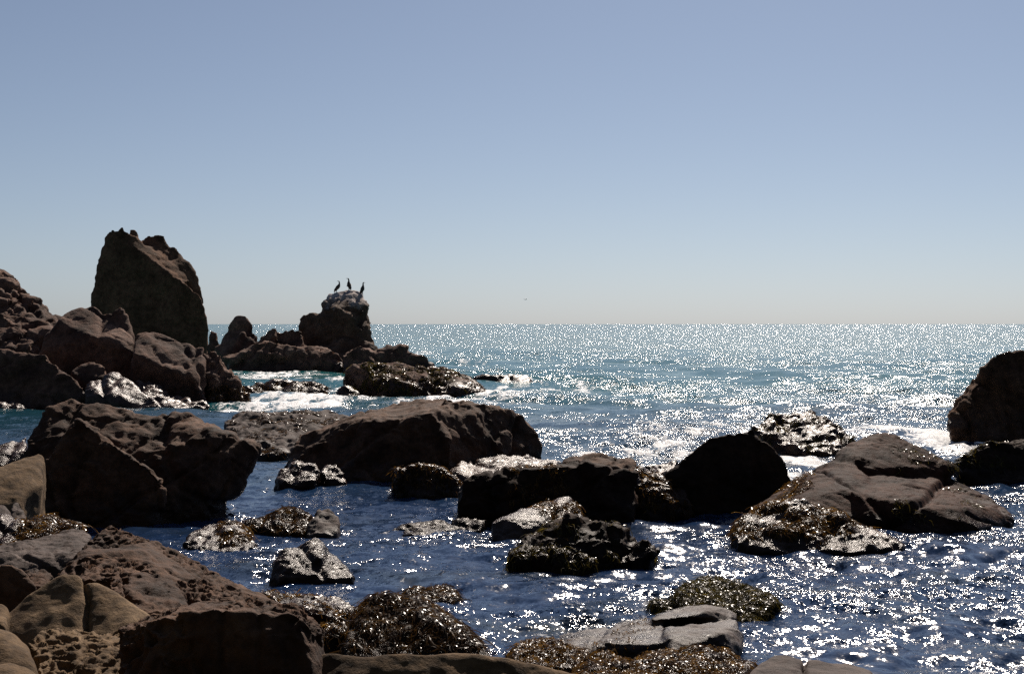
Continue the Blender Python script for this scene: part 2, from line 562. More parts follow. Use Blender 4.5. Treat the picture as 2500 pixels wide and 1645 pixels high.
# ================================================================== far headland
stack = rock('sea_stack', 'tall dark craggy sea stack towering above the left ridge', 'sea stack', 100, 1, [
    ([(800,240,1),(822,205,1),(872,215,1),(950,235,1.2),(1000,262,1),(1045,320,.6),(1110,400,.2),(1110,1120,0),(690,800,1),(735,650,1),(742,480,1),(790,300,1),(690,1120,.5)], {}),
    ([(1030,320,.6),(1110,400,.2),(1300,510,.1),(1400,575,.1),(1545,720,.5),(1598,960,.8),(1570,1110,.6),(1000,1120,0)], {}),
    ([(812,300,.8),(818,206,.8),(880,185,.9),(945,182,1),(1000,222,1.1),(1062,258,1.4),(1105,330,1.2),(1100,400,.6),(850,420,.6)], {'floor':0,'t':2.2}),
    ([(815,300,.9),(818,215,.9),(845,172,1),(866,170,1),(874,212,1),(878,300,.9)], {'floor':0,'t':1.6}),
    ([(870,300,.8),(885,188,.9),(905,158,1),(938,150,1),(958,180,1),(985,290,.9)], {'floor':0,'t':2}),
    ([(930,340,1.2),(970,205,1.6),(1012,162,1.8),(1030,165,1.8),(1058,232,1.8),(1085,330,1.5),(1050,420,1.2)], {'floor':0,'t':1.5}),
    ([(1090,262,3),(1130,236,3),(1220,218,3.2),(1252,226,3.2),(1283,295,3),(1280,420,2),(1090,380,2)], {'floor':0,'t':2}),
    ([(1283,335,3),(1310,315,3),(1340,314,3),(1375,345,3),(1405,385,3),(1350,470,2),(1275,440,2)], {'floor':0,'t':2}),
    ([(1400,410,2.5),(1450,430,2.5),(1530,555,2.2),(1560,740,2),(1400,580,1.2),(1340,490,1.2)], {'floor':0,'t':2.5}),
    ([(1060,262,3),(1280,345,3),(1400,420,3),(1530,570,2.4),(1040,330,.7),(1110,400,.4),(1300,510,.3),(1400,580,.3)], {'floor':0,'t':3}),
], 'stack', 'plain', t=5, L=4.2, group=FAR)

rock('ledge_rock', 'small low ledge at the right foot of the tall stack', 'rock', 96, 1, [
    [(1575,1075,.5),(1600,960,.8),(1645,960,.8),(1650,1000,.5),(1690,1045,.3),(1700,1110,0)]], 'far', 'rugged', t=2, group=FAR)

rock('cone_rock', 'cone shaped dark rock rising between the tall stack and the bird rock', 'rock', 91, 2, [
    [(100,530,1),(145,400,1.4),(180,352,1.5),(200,340,1.6),(245,332,1.6),(280,362,1.5),(318,420,1.3),(345,475,1),(340,600,.5),(110,600,.5)],
    ([(60,548,.6),(110,520,.7),(250,440,.5),(300,470,.5),(335,520,.4),(285,600,-.6),(110,610,-.6)], {'t':1}),
], 'far', 'plain', t=2.5, group=FAR)

rock('platform_rock', 'broad low rock shelf with black seaward face in front of the bird rock', 'rock', 88, 2, [
    [(110,605,1.5),(300,552,2),(390,508,2.2),(480,530,1.6),(560,560,1.2),(300,605,.4),(150,645,.2),(190,716,0),(560,713,0)],
    [(480,552,1.4),(620,530,2),(780,540,2),(840,600,1.2),(700,640,.3),(560,600,.4),(560,713,0),(720,692,.2),(900,690,.2)],
    ([(320,520,3.5),(390,440,4),(425,411,4),(455,420,4),(500,500,3)], {'t':1.5}),
    ([(470,435,4.5),(530,428,4.5),(548,446,4.5),(575,438,4.5),(635,440,4.5),(640,520,4),(470,520,3)], {'t':1.5}),
], 'far', 'rugged', t=3, L=2.2, k=0.6, group=FAR)

birdrock = rock('bird_rock', 'ragged white streaked rock with three cormorants standing on its crest', 'rock', 92, 2, [
    [(752,300,1.6),(772,240,2),(800,212,2.2),(850,190,2.4),(925,172,2.6),(1000,182,2.6),(1038,220,2.2),(1056,272,1.8),(1056,370,1.4),(1076,450,1),(1086,525,.8),(860,300,.6),(940,400,.3),(740,420,1),(700,600,.3),(1040,620,.2)],
    ([(600,356,1.5),(622,340,1.6),(655,335,1.6),(700,345,1.6),(790,288,1.4),(850,302,.8),(925,405,.4),(620,400,1.4),(640,540,.5),(900,560,.1),(632,440,1.2)], {'t':1.6}),
    ([(742,262,1.6),(752,244,1.6),(768,246,1.6),(786,300,1.3),(745,320,1.4)], {'floor':0,'t':.6}),
    ([(640,345,1.7),(662,318,1.7),(680,326,1.7),(690,350,1.6)], {'floor':0,'t':.5}),
    [(640,570,-.6),(800,520,-.2),(960,480,.2),(1085,520,.4),(1112,562,.2),(900,700,-1.6),(700,650,-1.6)],
], 'lime', 'rugged', t=3.0, L=1.35, k=1.3, group=FAR, dip=(0.75, 0.1, 0.62))

rock('humped_rock', 'humped brown rock sloping into the open sea right of the bird rock', 'rock', 86, 2, [
    [(885,600,.8),(1000,535,1.2),(1060,560,1),(1110,560,1),(1110,700,0),(880,700,0)],
    [(1090,570,1.2),(1150,530,1.5),(1240,525,1.5),(1300,536,1.5),(1380,592,1.2),(1475,668,1),(1500,700,.6),(1100,700,.2)],
], 'far', 'rugged', t=2.5, L=1.7, group=FAR)

w1 = rock('weedy_rock', 'long brown weedy rock with yellow patches and surf at its black foot', 'rock', 58.5, 2, [
    [(900,785,.4),(903,700,.8),(960,665,1),(1045,652,1),(1065,670,.9),(1060,820,.2),(1010,800,.2)],
    [(1040,680,1.6),(1130,634,2),(1240,646,2.2),(1350,665,2.4),(1465,676,2.4),(1480,790,.4),(1240,780,.2),(1150,862,0),(1300,873,0),(1600,876,0),(1000,805,.3)],
    [(1450,680,2.2),(1530,663,2.2),(1600,720,2),(1700,752,1.8),(1830,812,1.4),(1850,850,.6),(1720,806,.5),(1600,876,0),(1480,790,.5)],
    ([(1800,820,1),(1950,850,1.2),(1940,862,.8),(1810,866,.4)], {'t':.8}),
], 'far', 'lump', t=2.5, L=1.6, group=FAR)

rock('skerry', 'flat wet skerry awash furthest out in the open sea', 'rock', 68, 2, [
    [(1725,738,1),(1800,729,1.4),(1905,726,1.4),(1930,740,1),(1780,746,.8)],
    [(1870,756,1),(1960,724,1.6),(2000,730,1.6),(2100,745,1.4),(2190,766,1),(2240,788,.4),(2000,794,0),(1900,778,.3)],
], 'wet', 'rugged', t=1, L=1.0, group=FAR)

w2 = rock('weedy_rock', 'low weed covered rock in the white surf below the platform', 'rock', 58.5, 2, [
    [(275,815,1),(340,776,1.4),(440,756,1.6),(530,752,1.6),(600,775,1.4),(610,800,.6),(590,868,0),(430,876,0),(330,840,.4)],
    [(590,790,1),(640,768,1.3),(700,764,1.3),(790,802,1),(798,850,.4),(600,870,0)],
    ([(225,792,.6),(270,800,.6),(330,842,.3),(400,880,0),(385,884,0),(280,828,.3)], {'t':.5}),
], 'wet', 'lump', t=1.5, L=1.1, group=FAR)

w3 = rock('domed_rock', 'small weedy dome with white surf curling round it', 'rock', 57, 2, [
    [(782,882,.2),(830,830,.6),(880,796,.8),(940,792,.8),(980,812,.7),(1003,862,.3),(960,880,0),(850,888,0)]], 'wet', 'lump', t=1, L=.8, group=FAR)

# ---- the ridge at the left
rock('cliff_rock', 'steep pitted brown cliff running out of the left edge', 'cliff', 56, 1, [
    [(-200,440,6),(-20,470,6),(30,478,6),(100,532,6),(145,570,5.8),(152,640,5.6),(100,700,4),(-200,760,3)],
    [(-200,600,5),(150,640,5.8),(200,692,5.8),(330,762,5.6),(462,872,5),(440,930,3.6),(370,1005,2),(240,1092,1),(0,1112,1),(-200,1112,1),(-200,1350,1),(300,1350,1)],
], 'far', 'rugged', t=4, L=2.6, group=FAR)

rock('ridge_rock', 'high brown ridge block with sunlit top in front of the tall stack', 'rock', 54, 1, [
    [(478,855,3),(500,815,3.4),(620,775,3.6),(700,790,3.6),(790,868,3.4),(860,905,3.2),(1000,905,3.2),(1030,985,3),(350,1000,1.2),(460,885,1.8),(720,1000,.6),(900,1060,.4),(1035,1140,.4),(290,1110,.6),(300,1420,.5),(1035,1460,.4)],
    ([(840,880,3),(900,820,3.4),(940,805,3.4),(985,852,3.4),(1002,912,3)], {'floor':0,'t':1}),
], 'far', 'plain', t=3, L=4.0, k=0.6, group=FAR)
rock('ridge_rock', 'long brown ridge slab dipping right towards the white surf', 'rock', 53, 1, [
    [(1028,990,3),(1080,965,3.2),(1170,945,3.4),(1270,985,3.4),(1450,1050,3.2),(1555,1100,2.8),(1030,1135,.5),(1230,1220,.2),(1440,1290,.1),(1535,1400,0),(1598,1525,0),(1000,1470,.3),(1300,1520,.1)],
], 'far', 'plain', t=2.5, L=4.0, k=0.6, group=FAR)
w4 = rock('knob_rock', 'dark knobbly rock with weed at the surf end of the ridge', 'rock', 53.5, 1, [
    [(1530,1155,1),(1600,1095,1.5),(1700,1165,1),(1725,1225,.8),(1560,1300,.3),(1650,1350,.3)],
    [(1620,1300,.5),(1700,1255,.9),(1760,1245,.9),(1835,1340,.5),(1850,1430,.3),(1700,1490,0),(1590,1505,0)],
    ([(1800,1420,.3),(1890,1440,.4),(1900,1500,.1),(1600,1535,-.3),(1560,1490,-.2)], {'t':.6}),
], 'far', 'rugged', t=1.6, L=1.3, group=FAR)

rock('shaded_rock', 'low black shaded rock under the left cliff with a sunlit rim', 'rock', 50.5, 1, [
    [(-200,1112,2),(0,1112,2),(120,1155,1.4),(250,1120,1.6),(340,1150,1.3),(430,1228,1),(500,1300,.7),(-200,1550,0),(300,1558,0),(600,1500,.1)],
    ([(395,1315,.3),(440,1280,.5),(480,1265,.5),(560,1312,.5),(650,1442,.1),(560,1520,-.3),(380,1520,-.3)], {'t':1}),
], 'far', 'lump', t=2, L=1.3, k=0.5, group=FAR)
rock('boulder', 'rounded olive boulder lodged under the ridge slab', 'boulder', 51, 1, [
    [(538,1270,.5),(600,1228,.8),(690,1205,.9),(790,1226,.8),(810,1262,.6),(700,1370,0),(640,1430,0),(780,1400,0)]], 'far', 'lump', t=1.2, L=.9, group=FAR)
rock('wet_rock', 'silvery wet cracked rock sloping to the water below the ridge', 'rock', 49.6, 1, [
    [(650,1385,.8),(720,1332,1.2),(840,1266,1.6),(930,1280,1.6),(1010,1340,1.4),(1080,1420,1),(1145,1485,.5),(1060,1550,0),(960,1530,.1),(800,1440,.2),(650,1460,.1)]], 'shiny', 'block', t=1.2, L=1.2, group=FAR)
rock('rubble_rock', 'glittering wet rubble at the foot of the ridge slab', 'rock', 51, 1, [
    [(1035,1350,1.6),(1090,1338,1.8),(1160,1352,1.8),(1300,1462,1.2),(1230,1510,.1),(1100,1470,.3)],
    [(1260,1470,1),(1420,1468,1.4),(1605,1532,.4),(1350,1562,-.4),(1230,1520,-.2)],
], 'shiny', 'rugged', t=1, L=.9, group=FAR)
rock('boulder', 'small dark double headed boulder in the water below the rubble', 'boulder', 47.5, 3, [
    [(1095,378,.3),(1180,282,.6),(1240,236,.7),(1290,246,.7),(1335,290,.6),(1350,370,.1),(1200,385,0)]], 'wet', 'lump', t=.8, L=.6, group=FAR)
rock('wet_rock', 'sparkling wet rock at the left edge beneath the shaded rock', 'rock', 48.5, 3, [
    [(-150,270,.8),(0,255,1),(100,262,1),(160,285,.8),(215,325,.3),(100,345,0),(-150,345,0)]], 'shiny', 'rugged', t=1, L=.7, group=FAR)

# ================================================================== rocks in the inlet
w5 = rock('sloping_rock', 'pale wet mottled slab sloping down between the two biggest rocks', 'rock', 32, 4, [
    [(118,295,4),(180,255,5),(260,232,6),(400,222,6.2),(560,222,6.2),(640,300,3),(620,400,1),(520,500,.1),(430,527,0),(340,522,0),(250,440,1)],
    [(560,222,6.2),(640,250,5.5),(750,226,6),(850,226,6),(925,266,5),(900,320,3),(620,400,1),(600,300,3)],
], 'grey', 'lump', t=1.2, L=1.1, group=MID)

bigc = rock('great_rock', 'huge flat topped dark rock lying across the middle of the inlet', 'rock', 26.5, 4, [
    [(515,575,1.2),(545,515,1.5),(640,385,2),(700,362,2.4),(905,285,1.4),(1100,288,.9),(1470,218,1.1),(1560,142,4),(1400,150,4.2),(1200,190,4.2),(1060,240,4),(700,640,.6),(900,690,0),(1230,697,0),(1590,430,.7),(1600,590,.8)],
    [(1465,215,1.5),(1560,137,2.6),(1700,166,3.0),(1830,197,3.4),(2000,208,4),(2062,242,4.2),(2115,310,4.3),(2135,360,4.3),(2185,440,4.3),(2165,522,4.3),(1900,545,3.3),(1600,430,1.2),(1590,590,.8),(1480,260,1.2)],
    ([(1815,205,3.6),(1880,180,3.8),(1910,182,3.8),(2000,212,4),(1950,260,3.6)], {'floor':0,'t':.6}),
], 'brown', 'block', t=2.2, L=1.5, k=0.65, group=MID)
rock('stone', 'small shiny stone in the water left of the huge flat rock', 'stone', 25.4, 4, [
    [(440,665,.3),(465,625,.4),(520,580,.6),(580,536,.7),(640,532,.7),(712,562,.6),(738,620,.4),(725,660,.1),(560,695,0)]], 'wet', 'lump', t=.6, L=.5, group=MID)
rock('stone', 'rounder of two small stones against the huge flat rock', 'stone', 25.8, 4, [
    [(742,640,.2),(748,600,.3),(790,566,.5),(850,568,.5),(905,622,.3),(915,670,.1),(800,672,0)]], 'wet', 'lump', t=.5, L=.4, group=MID)
w6 = rock('weedy_boulder', 'rounded dark boulder with a golden weed cap beside the long slab', 'boulder', 24.2, 4, [
    [(1213,655,.4),(1228,608,.5),(1300,583,.7),(1350,560,.8),(1480,556,.8),(1560,592,.7),(1640,652,.5),(1682,705,.3),(1640,780,0),(1400,798,0),(1250,765,.1)]], 'wet', 'lump', t=1, L=.7, k=0.6, group=MID)
rock('wet_rock', 'low silvery wet rock just behind the long dark slab', 'rock', 26, 4, [
    [(1570,598,.6),(1680,550,1.2),(1800,512,1.6),(1900,504,1.7),(2100,522,1.6),(2300,548,1.4),(2200,620,.2),(1700,660,0)]], 'shiny', 'lump', t=.8, L=.7, group=MID)
w7 = rock('long_rock', 'long black slab with a smooth dark face and golden weed along its top', 'rock', 21.4, 7, [
    [(-300,810,.5),(-285,720,.6),(-250,605,.9),(-180,525,1.1),(-60,502,1.3),(20,490,1.3),(110,512,1.1),(120,560,.8),(0,875,.2),(-290,868,.4)],
    [(20,505,1.2),(110,512,1.1),(300,452,1.5),(500,440,1.7),(780,426,1.7),(920,440,1.6),(1050,490,1.4),(1198,532,1),(1195,700,.5),(1185,960,0),(0,870,.2),(300,470,.9),(780,440,.9),(700,950,0)],
], 'dark', 'block', t=1.2, L=1.1, k=0.5, group=MID)
rock('flat_rock', 'flat brown slab showing behind the crest of the long dark slab', 'rock', 23.4, 7, [
    [(585,420,.2),(660,395,.4),(750,370,.6),(870,355,.7),(940,360,.7),(980,390,.6),(1100,400,.6),(1190,406,.6),(1207,440,.4),(1205,540,0),(600,470,0)]], 'brown', 'block', t=.8, L=.7, group=MID)
w8 = rock('weedy_rock', 'glossy weed edged rock leaning on the right end of the long slab', 'rock', 22, 7, [
    [(1190,462,1),(1230,455,1.1),(1300,490,1),(1400,542,.9),(1500,592,.8),(1600,642,.7),(1648,702,.5),(1672,815,.2),(1560,880,0),(1300,920,0),(1185,930,.1),(1195,620,.5)]], 'wet', 'lump', t=1.1, L=.7, k=0.7, group=MID)
rock('wet_rock', 'patch of low wet rock awash left of the black domed rock', 'rock', 26, 7, [
    [(1260,490,.2),(1330,450,.7),(1440,435,.8),(1545,428,.8),(1500,520,.1),(1350,530,0)]], 'shiny', 'rugged', t=.7, L=.5, group=MID)
w9 = rock('wedge_rock', 'wedge shaped rock with golden weed top before the long slab', 'rock', 19.6, 7, [
    [(0,935,.3),(30,912,.4),(150,872,.5),(212,892,.3),(262,990,.1),(200,1085,0),(80,1095,0),(0,1065,.1)],
    [(140,876,.5),(300,812,.9),(500,742,1.2),(640,718,1.3),(682,732,1.3),(732,825,1.1),(765,890,.9),(600,960,.3),(270,1000,.1),(212,895,.3)],
], 'shiny', 'plain', t=.8, L=.7, k=0.9, group=MID)
w10 = rock('rugged_rock', 'rugged black rock with green weed tufts in front of the wedge', 'rock', 17.2, 7, [
    [(130,1215,.3),(250,1092,.7),(350,1042,.8),(560,962,.9),(590,1000,.8),(560,1250,.1),(200,1245,.1)],
    [(560,975,.9),(600,902,1.1),(700,890,1.1),(780,902,1.1),(900,912,1.1),(962,965,1),(860,1200,.2),(560,1250,.1)],
    [(900,925,1),(962,962,1.1),(1060,990,1),(1150,1000,1),(1192,1072,.9),(1100,1250,.2),(860,1250,.1)],
    [(1150,1080,.8),(1195,1075,.8),(1335,1132,.6),(1366,1170,.5),(1330,1212,.3),(1150,1245,.2)],
    ([(480,1275,0),(540,1200,.1),(640,1160,.2),(700,1165,.2),(800,1230,.1),(900,1300,0),(850,1345,-.2),(540,1358,-.2)], {'t':.6}),
], 'dark', 'rugged', t=.9, L=.75, k=0.6, group=MID)
rock('domed_rock', 'black smooth sided domed rock with straight left flank', 'rock', 22.4, 8, [
    [(60,892,.9),(130,842,1.1),(230,752,1.3),(330,662,1.6),(450,632,1.7),(560,612,1.8),(620,590,1.9),(680,622,1.8),(760,722,1.6),(822,782,1.4),(862,862,1.1),(878,945,.9),(250,1125,.1),(600,1148,0),(720,1075,.3),(200,960,.4)]], 'dark', 'plain', t=1.2, L=1.1, k=0.3, group=MID)
w11 = rock('ragged_rock', 'ragged glistening rock in the foam behind the black dome', 'rock', 32.3, 8, [
    [(630,592,1.6),(700,542,2),(800,506,2.4),(1000,490,2.6),(1130,532,2.2),(1200,592,1.6),(1285,662,.8),(1200,745,.2),(1080,745,.1),(850,650,1),(700,640,1)],
    ([(660,620,.8),(820,600,1.2),(1000,700,.3),(960,770,0),(850,705,.2)], {'t':.7}),
], 'wet', 'rugged', t=1.2, L=.8, group=MID)
w12 = rock('great_rock', 'great peaked brown rock with stepped shoulders at the right', 'rock', 20, 8, [
    [(1150,764,3.3),(1250,692,3.6),(1400,632,3.8),(1480,618,3.8),(1560,642,3.8),(1700,742,3.7),(1900,822,3.5),(1300,800,2.7),(1400,850,2.55),(1700,856,2.7),(1920,850,3.1),(1400,925,2.45),(1700,940,2.6),(1940,915,3)],
    [(590,1150,1.4),(690,1082,2),(900,942,2.6),(1000,862,2.9),(1200,764,3.2),(1300,830,2.6),(1380,912,2),(1280,985,.9),(920,1050,.7),(900,1190,.3),(1400,1262,.1)],
    [(1380,912,2.3),(1600,912,2.6),(1940,932,2.8),(2130,1012,2.4),(2180,1062,2),(2270,1112,1.5),(2312,1192,1.2),(1950,1120,.5),(1700,1112,.35),(1450,1045,.5),(1280,1000,.7),(1500,1285,0),(1650,1298,0),(2080,1248,.3),(1350,1220,.2)],
    ([(1180,760,3.2),(1240,712,3.3),(1330,760,3),(1300,850,2.5),(1210,850,2.5)], {'floor':0,'t':.5}),
], 'plum', 'plain', t=1.6, L=1.7, group=MID)
w13 = rock('weedy_rock', 'low wet rock under a golden weed mantle before the great peaked rock', 'rock', 18.7, 8, [
    [(490,1255,.5),(580,1162,.8),(700,1092,1.1),(850,1066,1.2),(960,1072,1.2),(1050,1112,1.1),(1080,1250,.4),(1000,1395,0),(700,1393,0),(520,1345,.1)],
    [(1000,1100,1.1),(1150,1142,1.1),(1300,1202,1),(1420,1252,.8),(1530,1302,.5),(1612,1352,.2),(1300,1398,0),(1000,1395,0)],
], 'wet', 'lump', t=.9, L=.7, group=MID)
rock('tall_rock', 'tall dark upright rock cut off by the right edge', 'rock', 35.5, 8, [
    [(1890,575,.8),(1920,482,1.2),(1980,422,1.4),(2040,352,1.6),(2080,332,1.8),(2122,242,2),(2142,172,2.2),(2192,122,2.4),(2250,100,2.4),(2380,96,2.4),(2560,130,2.4),(2560,700,0),(2150,690,0),(1905,655,.4)]], 'stack', 'stri', t=3, L=1.6, k=0.5, group=MID, dip=(0.95, 0.1, 0.1))
w14 = rock('weedy_rock', 'squat black weedy rock at the right edge below the tall rock', 'rock', 26.6, 8, [
    [(1935,818,.6),(1990,772,.8),(2080,722,1),(2112,692,1.1),(2260,686,1.1),(2330,692,1.1),(2380,668,1.2),(2500,668,1.2),(2500,965,0),(2100,958,0),(1965,905,.2)]], 'dark', 'lump', t=1.1, L=.8, k=0.5, group=MID)
rock('shaded_rock', 'dark rock in the gap at the left edge behind the great rock', 'rock', 24.5, 3, [
    [(-150,680,.4),(0,660,.6),(80,612,.9),(140,592,1),(220,570,1),(230,690,.3),(100,800,0),(-150,800,0)]], 'wet', 'block', t=.8, L=.6, group=MID)

bigl = rock('great_rock', 'great black fronted rock with a pointed dark face at left', 'rock', 21.3, 3, [
    [(205,760,2.6),(225,560,2.8),(242,522,3),(340,392,3.4),(382,322,3.8),(590,256,4.2),(830,302,4.2),(970,352,4.2),(1250,384,4),(1260,560,2.6),(1120,800,1.4),(320,1150,1),(1300,1160,.8)],
    ([(1245,390,4),(1560,382,4.2),(1700,432,4),(1850,478,3.8),(2150,625,3.2),(2167,672,3),(2110,765,2.9),(1985,1010,2.6),(1620,805,1.3),(1370,845,1.3),(1640,650,2.1),(1840,552,2.3),(1300,1180,.8),(1960,1040,2.4),(1700,1180,1.6),(1300,1290,.7),(1250,700,2)], {'floor':0,'t':1.2}),
    [(1300,1150,.9),(1900,1020,2.4),(1700,1150,1.6),(1250,1250,.6),(1700,900,2.4)],
    ([(660,436,1.1),(640,450,1),(530,512,.9),(400,732,.5),(335,940,.3),(945,612,1),(1112,802,.6),(1372,886,.5),(1240,1262,0),(320,1240,0),(700,500,2),(1000,660,1.9)], {'t':.6}),
], 'brown', 'block', t=1.6, L=1.25, k=0.5, group=MID)

w15 = rock('weedy_rock', 'low weed tangle and pale block standing in the middle pool', 'rock', 20, 6, [
    [(-20,150,.4),(130,112,.6),(250,42,.9),(320,28,1),(400,52,.9),(475,90,.7),(430,205,.1),(200,190,.1)],
], 'wet', 'lump', t=.7, L=.5, group=MID)
rock('stone', 'pale pitted block at the right end of the weed tangle', 'stone', 19.9, 6, [
    [(425,215,.1),(480,92,.5),(540,36,.7),(610,30,.7),(652,62,.6),(682,122,.4),(662,212,.1),(620,232,0)]], 'grey', 'lump', t=.5, L=.4, group=MID)
w16 = rock('weedy_stone', 'shiny black stone with golden weed on its right shoulder', 'stone', 18.6, 5, [
    [(1522,315,.3),(1560,252,.5),(1630,196,.7),(1700,202,.7),(1745,180,.8),(1780,260,.4),(1720,405,0),(1545,355,.1)],
    [(1730,190,.8),(1850,170,.9),(1980,166,.9),(2042,222,.7),(2122,325,.3),(2060,395,0),(1720,405,0)],
], 'wet', 'lump', t=.7, L=.5, group=MID)
rock('skerry', 'flat dark skerry barely awash left of the wedge rock', 'rock', 20.2, 6, [
    [(1028,195,.4),(1100,170,.5),(1200,136,.7),(1380,106,.8),(1445,112,.8),(1465,205,.2),(1200,228,0)],
    [(1465,215,.2),(1480,118,.8),(1600,110,.9),(1745,114,.8),(1720,190,.3),(1560,212,.2)],
], 'dark', 'lump', t=.5, L=.5, group=MID)
rock('stone', 'steep wet stone with a shining top alone in the near pool', 'stone', 16.5, 6, [
    [(170,515,.2),(202,402,.4),(250,316,.6),(292,312,.6),(400,330,.7),(340,480,.1),(430,555,0),(250,545,0)],
    [(290,330,.7),(400,312,.8),(450,262,.9),(510,245,1),(560,276,1),(600,332,.9),(560,400,.4),(330,480,.2)],
    [(400,320,.8),(590,330,.9),(700,432,.6),(792,525,.2),(600,545,0),(430,555,0),(340,480,.1)],
], 'wet', 'block', t=.7, L=.5, k=0.7, group=MID)
w17 = rock('weed_mound', 'olive weed mound breaking the water behind the forked slab', 'weed mound', 14.4, 9, [
    [(1318,245,.5),(1400,152,.9),(1540,100,1.3),(1700,108,1.3),(1860,162,1),(2000,212,.7),(2062,265,.4),(1980,355,.1),(1880,392,0),(1500,330,.2)],
    ([(1175,270,.6),(1230,255,.7),(1330,262,.6),(1330,298,.4),(1200,290,.5)], {'t':.2}),
], 'wet', 'lump', t=.4, L=.4, group=MID)
w18 = rock('weed_mound', 'small dark weed patch awash behind the weedy dome', 'weed mound', 15.4, 6, [
    [(1165,650,.4),(1200,605,.6),(1300,612,.6),(1400,600,.7),(1480,612,.6),(1562,650,.3),(1480,700,0),(1250,690,.1)]], 'wet', 'lump', t=.3, L=.35, group=MID)
slab = rock('forked_rock', 'pale lilac forked slab pointing right above golden weed', 'rock', 12.6, 9, [
    [(425,535,1.1),(700,490,1.4),(1000,421,1.8),(1200,348,2.1),(1240,420,1.4),(560,592,.4),(850,560,.3),(1250,560,.4),(700,640,.2)],
    ([(1150,395,1.3),(1200,345,2),(1300,311,2.2),(1440,266,2.4),(1500,256,2.4),(1700,301,2.2),(1784,346,1.9),(1795,395,1.7),(1690,315,1.8),(1560,325,1.6),(1400,372,1.4),(1700,420,1.9),(1400,440,1.8)], {'floor':0,'t':.3}),
    ([(1250,462,.8),(1330,472,1.2),(1400,452,1.4),(1550,467,1.4),(1720,402,1.5),(1780,402,1.5),(1828,482,1),(1822,602,.5),(1750,615,.3),(1250,562,.4),(1300,618,.2),(1300,512,.45),(1520,548,.3),(1700,486,.4)], {'t':.5}),
    [(1200,360,2.2),(1500,300,2.5),(1700,340,2.3),(1700,460,2),(1300,460,1.8)],
], 'grey', 'plain', t=.5, L=.55, group=MID)

# ================================================================== near shore
w19 = rock('weedy_dome', 'dark dome draped with shining brown weed near the bottom centre', 'rock', 12.6, 6, [
    [(745,908,.5),(850,783,.8),(900,690,1.1),(1040,654,1.2),(1130,670,1.2),(1200,758,.9),(1240,1108,0),(700,1108,0)],
    [(1150,686,1.2),(1230,680,1.2),(1300,720,1.1),(1450,800,.9),(1600,900,.7),(1700,983,.4),(1785,1108,.1),(1240,1113,0),(1290,798,.7)],
    [(1100,718,1.2),(1300,778,1),(1300,1018,.3),(1100,1018,.3)],
], 'dark', 'plain', t=.8, L=.6, k=0.7, group=NEAR)
w20 = rock('weedy_ledge', 'low weedy ledge between the honeycombed rock and the weedy dome', 'rock', 13.2, 6, [
    [(120,660,.9),(300,690,.9),(470,690,.9),(560,676,.9),(640,715,.8),(700,750,.6),(850,735,.6),(860,770,.4),(640,820,.1),(420,780,.2)],
    [(400,700,.6),(600,790,.2),(740,880,0),(760,900,0),(740,1090,-.3),(500,1000,-.2)],
], 'wet', 'rugged', t=.6, L=.5, group=NEAR)
w21 = rock('weedy_rock', 'clump of golden weed at the left tip of the forked slab', 'rock', 11.8, 9, [
    [(108,663,.3),(140,623,.4),(200,590,.5),(225,553,.7),(420,546,.8),(540,600,.6),(700,648,.5),(650,748,0),(450,758,0),(250,728,0)]], 'wet', 'lump', t=.5, L=.4, group=NEAR)
w22 = rock('weedy_rock', 'broad golden brown weed bed at the bottom edge below the forked slab', 'rock', 10.2, 9, [
    [(640,758,.5),(700,703,.7),(850,668,.9),(1000,683,.9),(1000,888,0),(640,888,0)],
    [(960,688,.9),(1200,640,1.1),(1490,610,1.3),(1700,630,1.2),(1800,680,1),(1935,743,.7),(1950,888,.2),(960,888,0)],
], 'wet', 'lump', t=.8, L=.5, group=NEAR)
rock('boulder', 'smooth lilac grey boulder at the bottom edge right of the weed bed', 'boulder', 9.4, 10, [
    [(60,1260,.2),(100,1173,.4),(200,1082,.6),(300,1016,.8),(400,1004,.9),(480,1040,.8),(600,1160,.5),(640,1300,.1)],
    [(470,1042,.8),(640,1060,.9),(900,1082,.9),(1100,1122,.8),(1150,1175,.6),(1200,1280,.3),(600,1280,.1)],
], 'grey', 'smooth', t=.7, L=.5, split=[560], group=NEAR)
rock('boulder', 'long low tan boulder along the bottom edge', 'boulder', 7.8, 6, [
    [(350,1236,.3),(430,1152,.5),(500,1092,.7),(850,1106,.7),(1250,1102,.7),(1480,1076,.7),(1500,1330,.1),(350,1330,.1)],
    [(1300,1098,.7),(1480,1075,.8),(1700,1085,.8),(1900,1096,.8),(2050,1131,.8),(2200,1171,.8),(2400,1215,.7),(2560,1290,.5),(1400,1330,.1)],
], 'tan', 'smooth', t=.6, L=.4, k=0.3, group=NEAR)

rock('boulder', 'smooth tan boulder leaning at the left edge beside the great rock', 'boulder', 18.5, 3, [
    [(-200,900,.6),(0,832,.9),(110,790,1.1),(200,722,1.2),(310,684,1.3),(352,702,1.3),(370,800,1.1),(335,950,.7),(160,1100,.1),(0,1130,0),(-200,1130,0)]], 'tan', 'smooth', t=1, L=.8, group=NEAR)
rock('stone', 'small grey stone under the leaning tan boulder at the left edge', 'stone', 16.6, 3, [
    [(-60,1130,.2),(0,1106,.3),(50,1120,.3),(100,1182,.2),(70,1260,0),(-60,1260,0)]], 'grey', 'smooth', t=.3, L=.25, group=NEAR)
rock('stone', 'mottled stone wedged between the tan boulder and the weed', 'stone', 17.2, 3, [
    [(85,1150,.2),(110,1110,.4),(150,1095,.5),(200,1160,.3),(215,1250,0),(90,1260,0)]], 'grey', 'lump', t=.3, L=.25, group=NEAR)
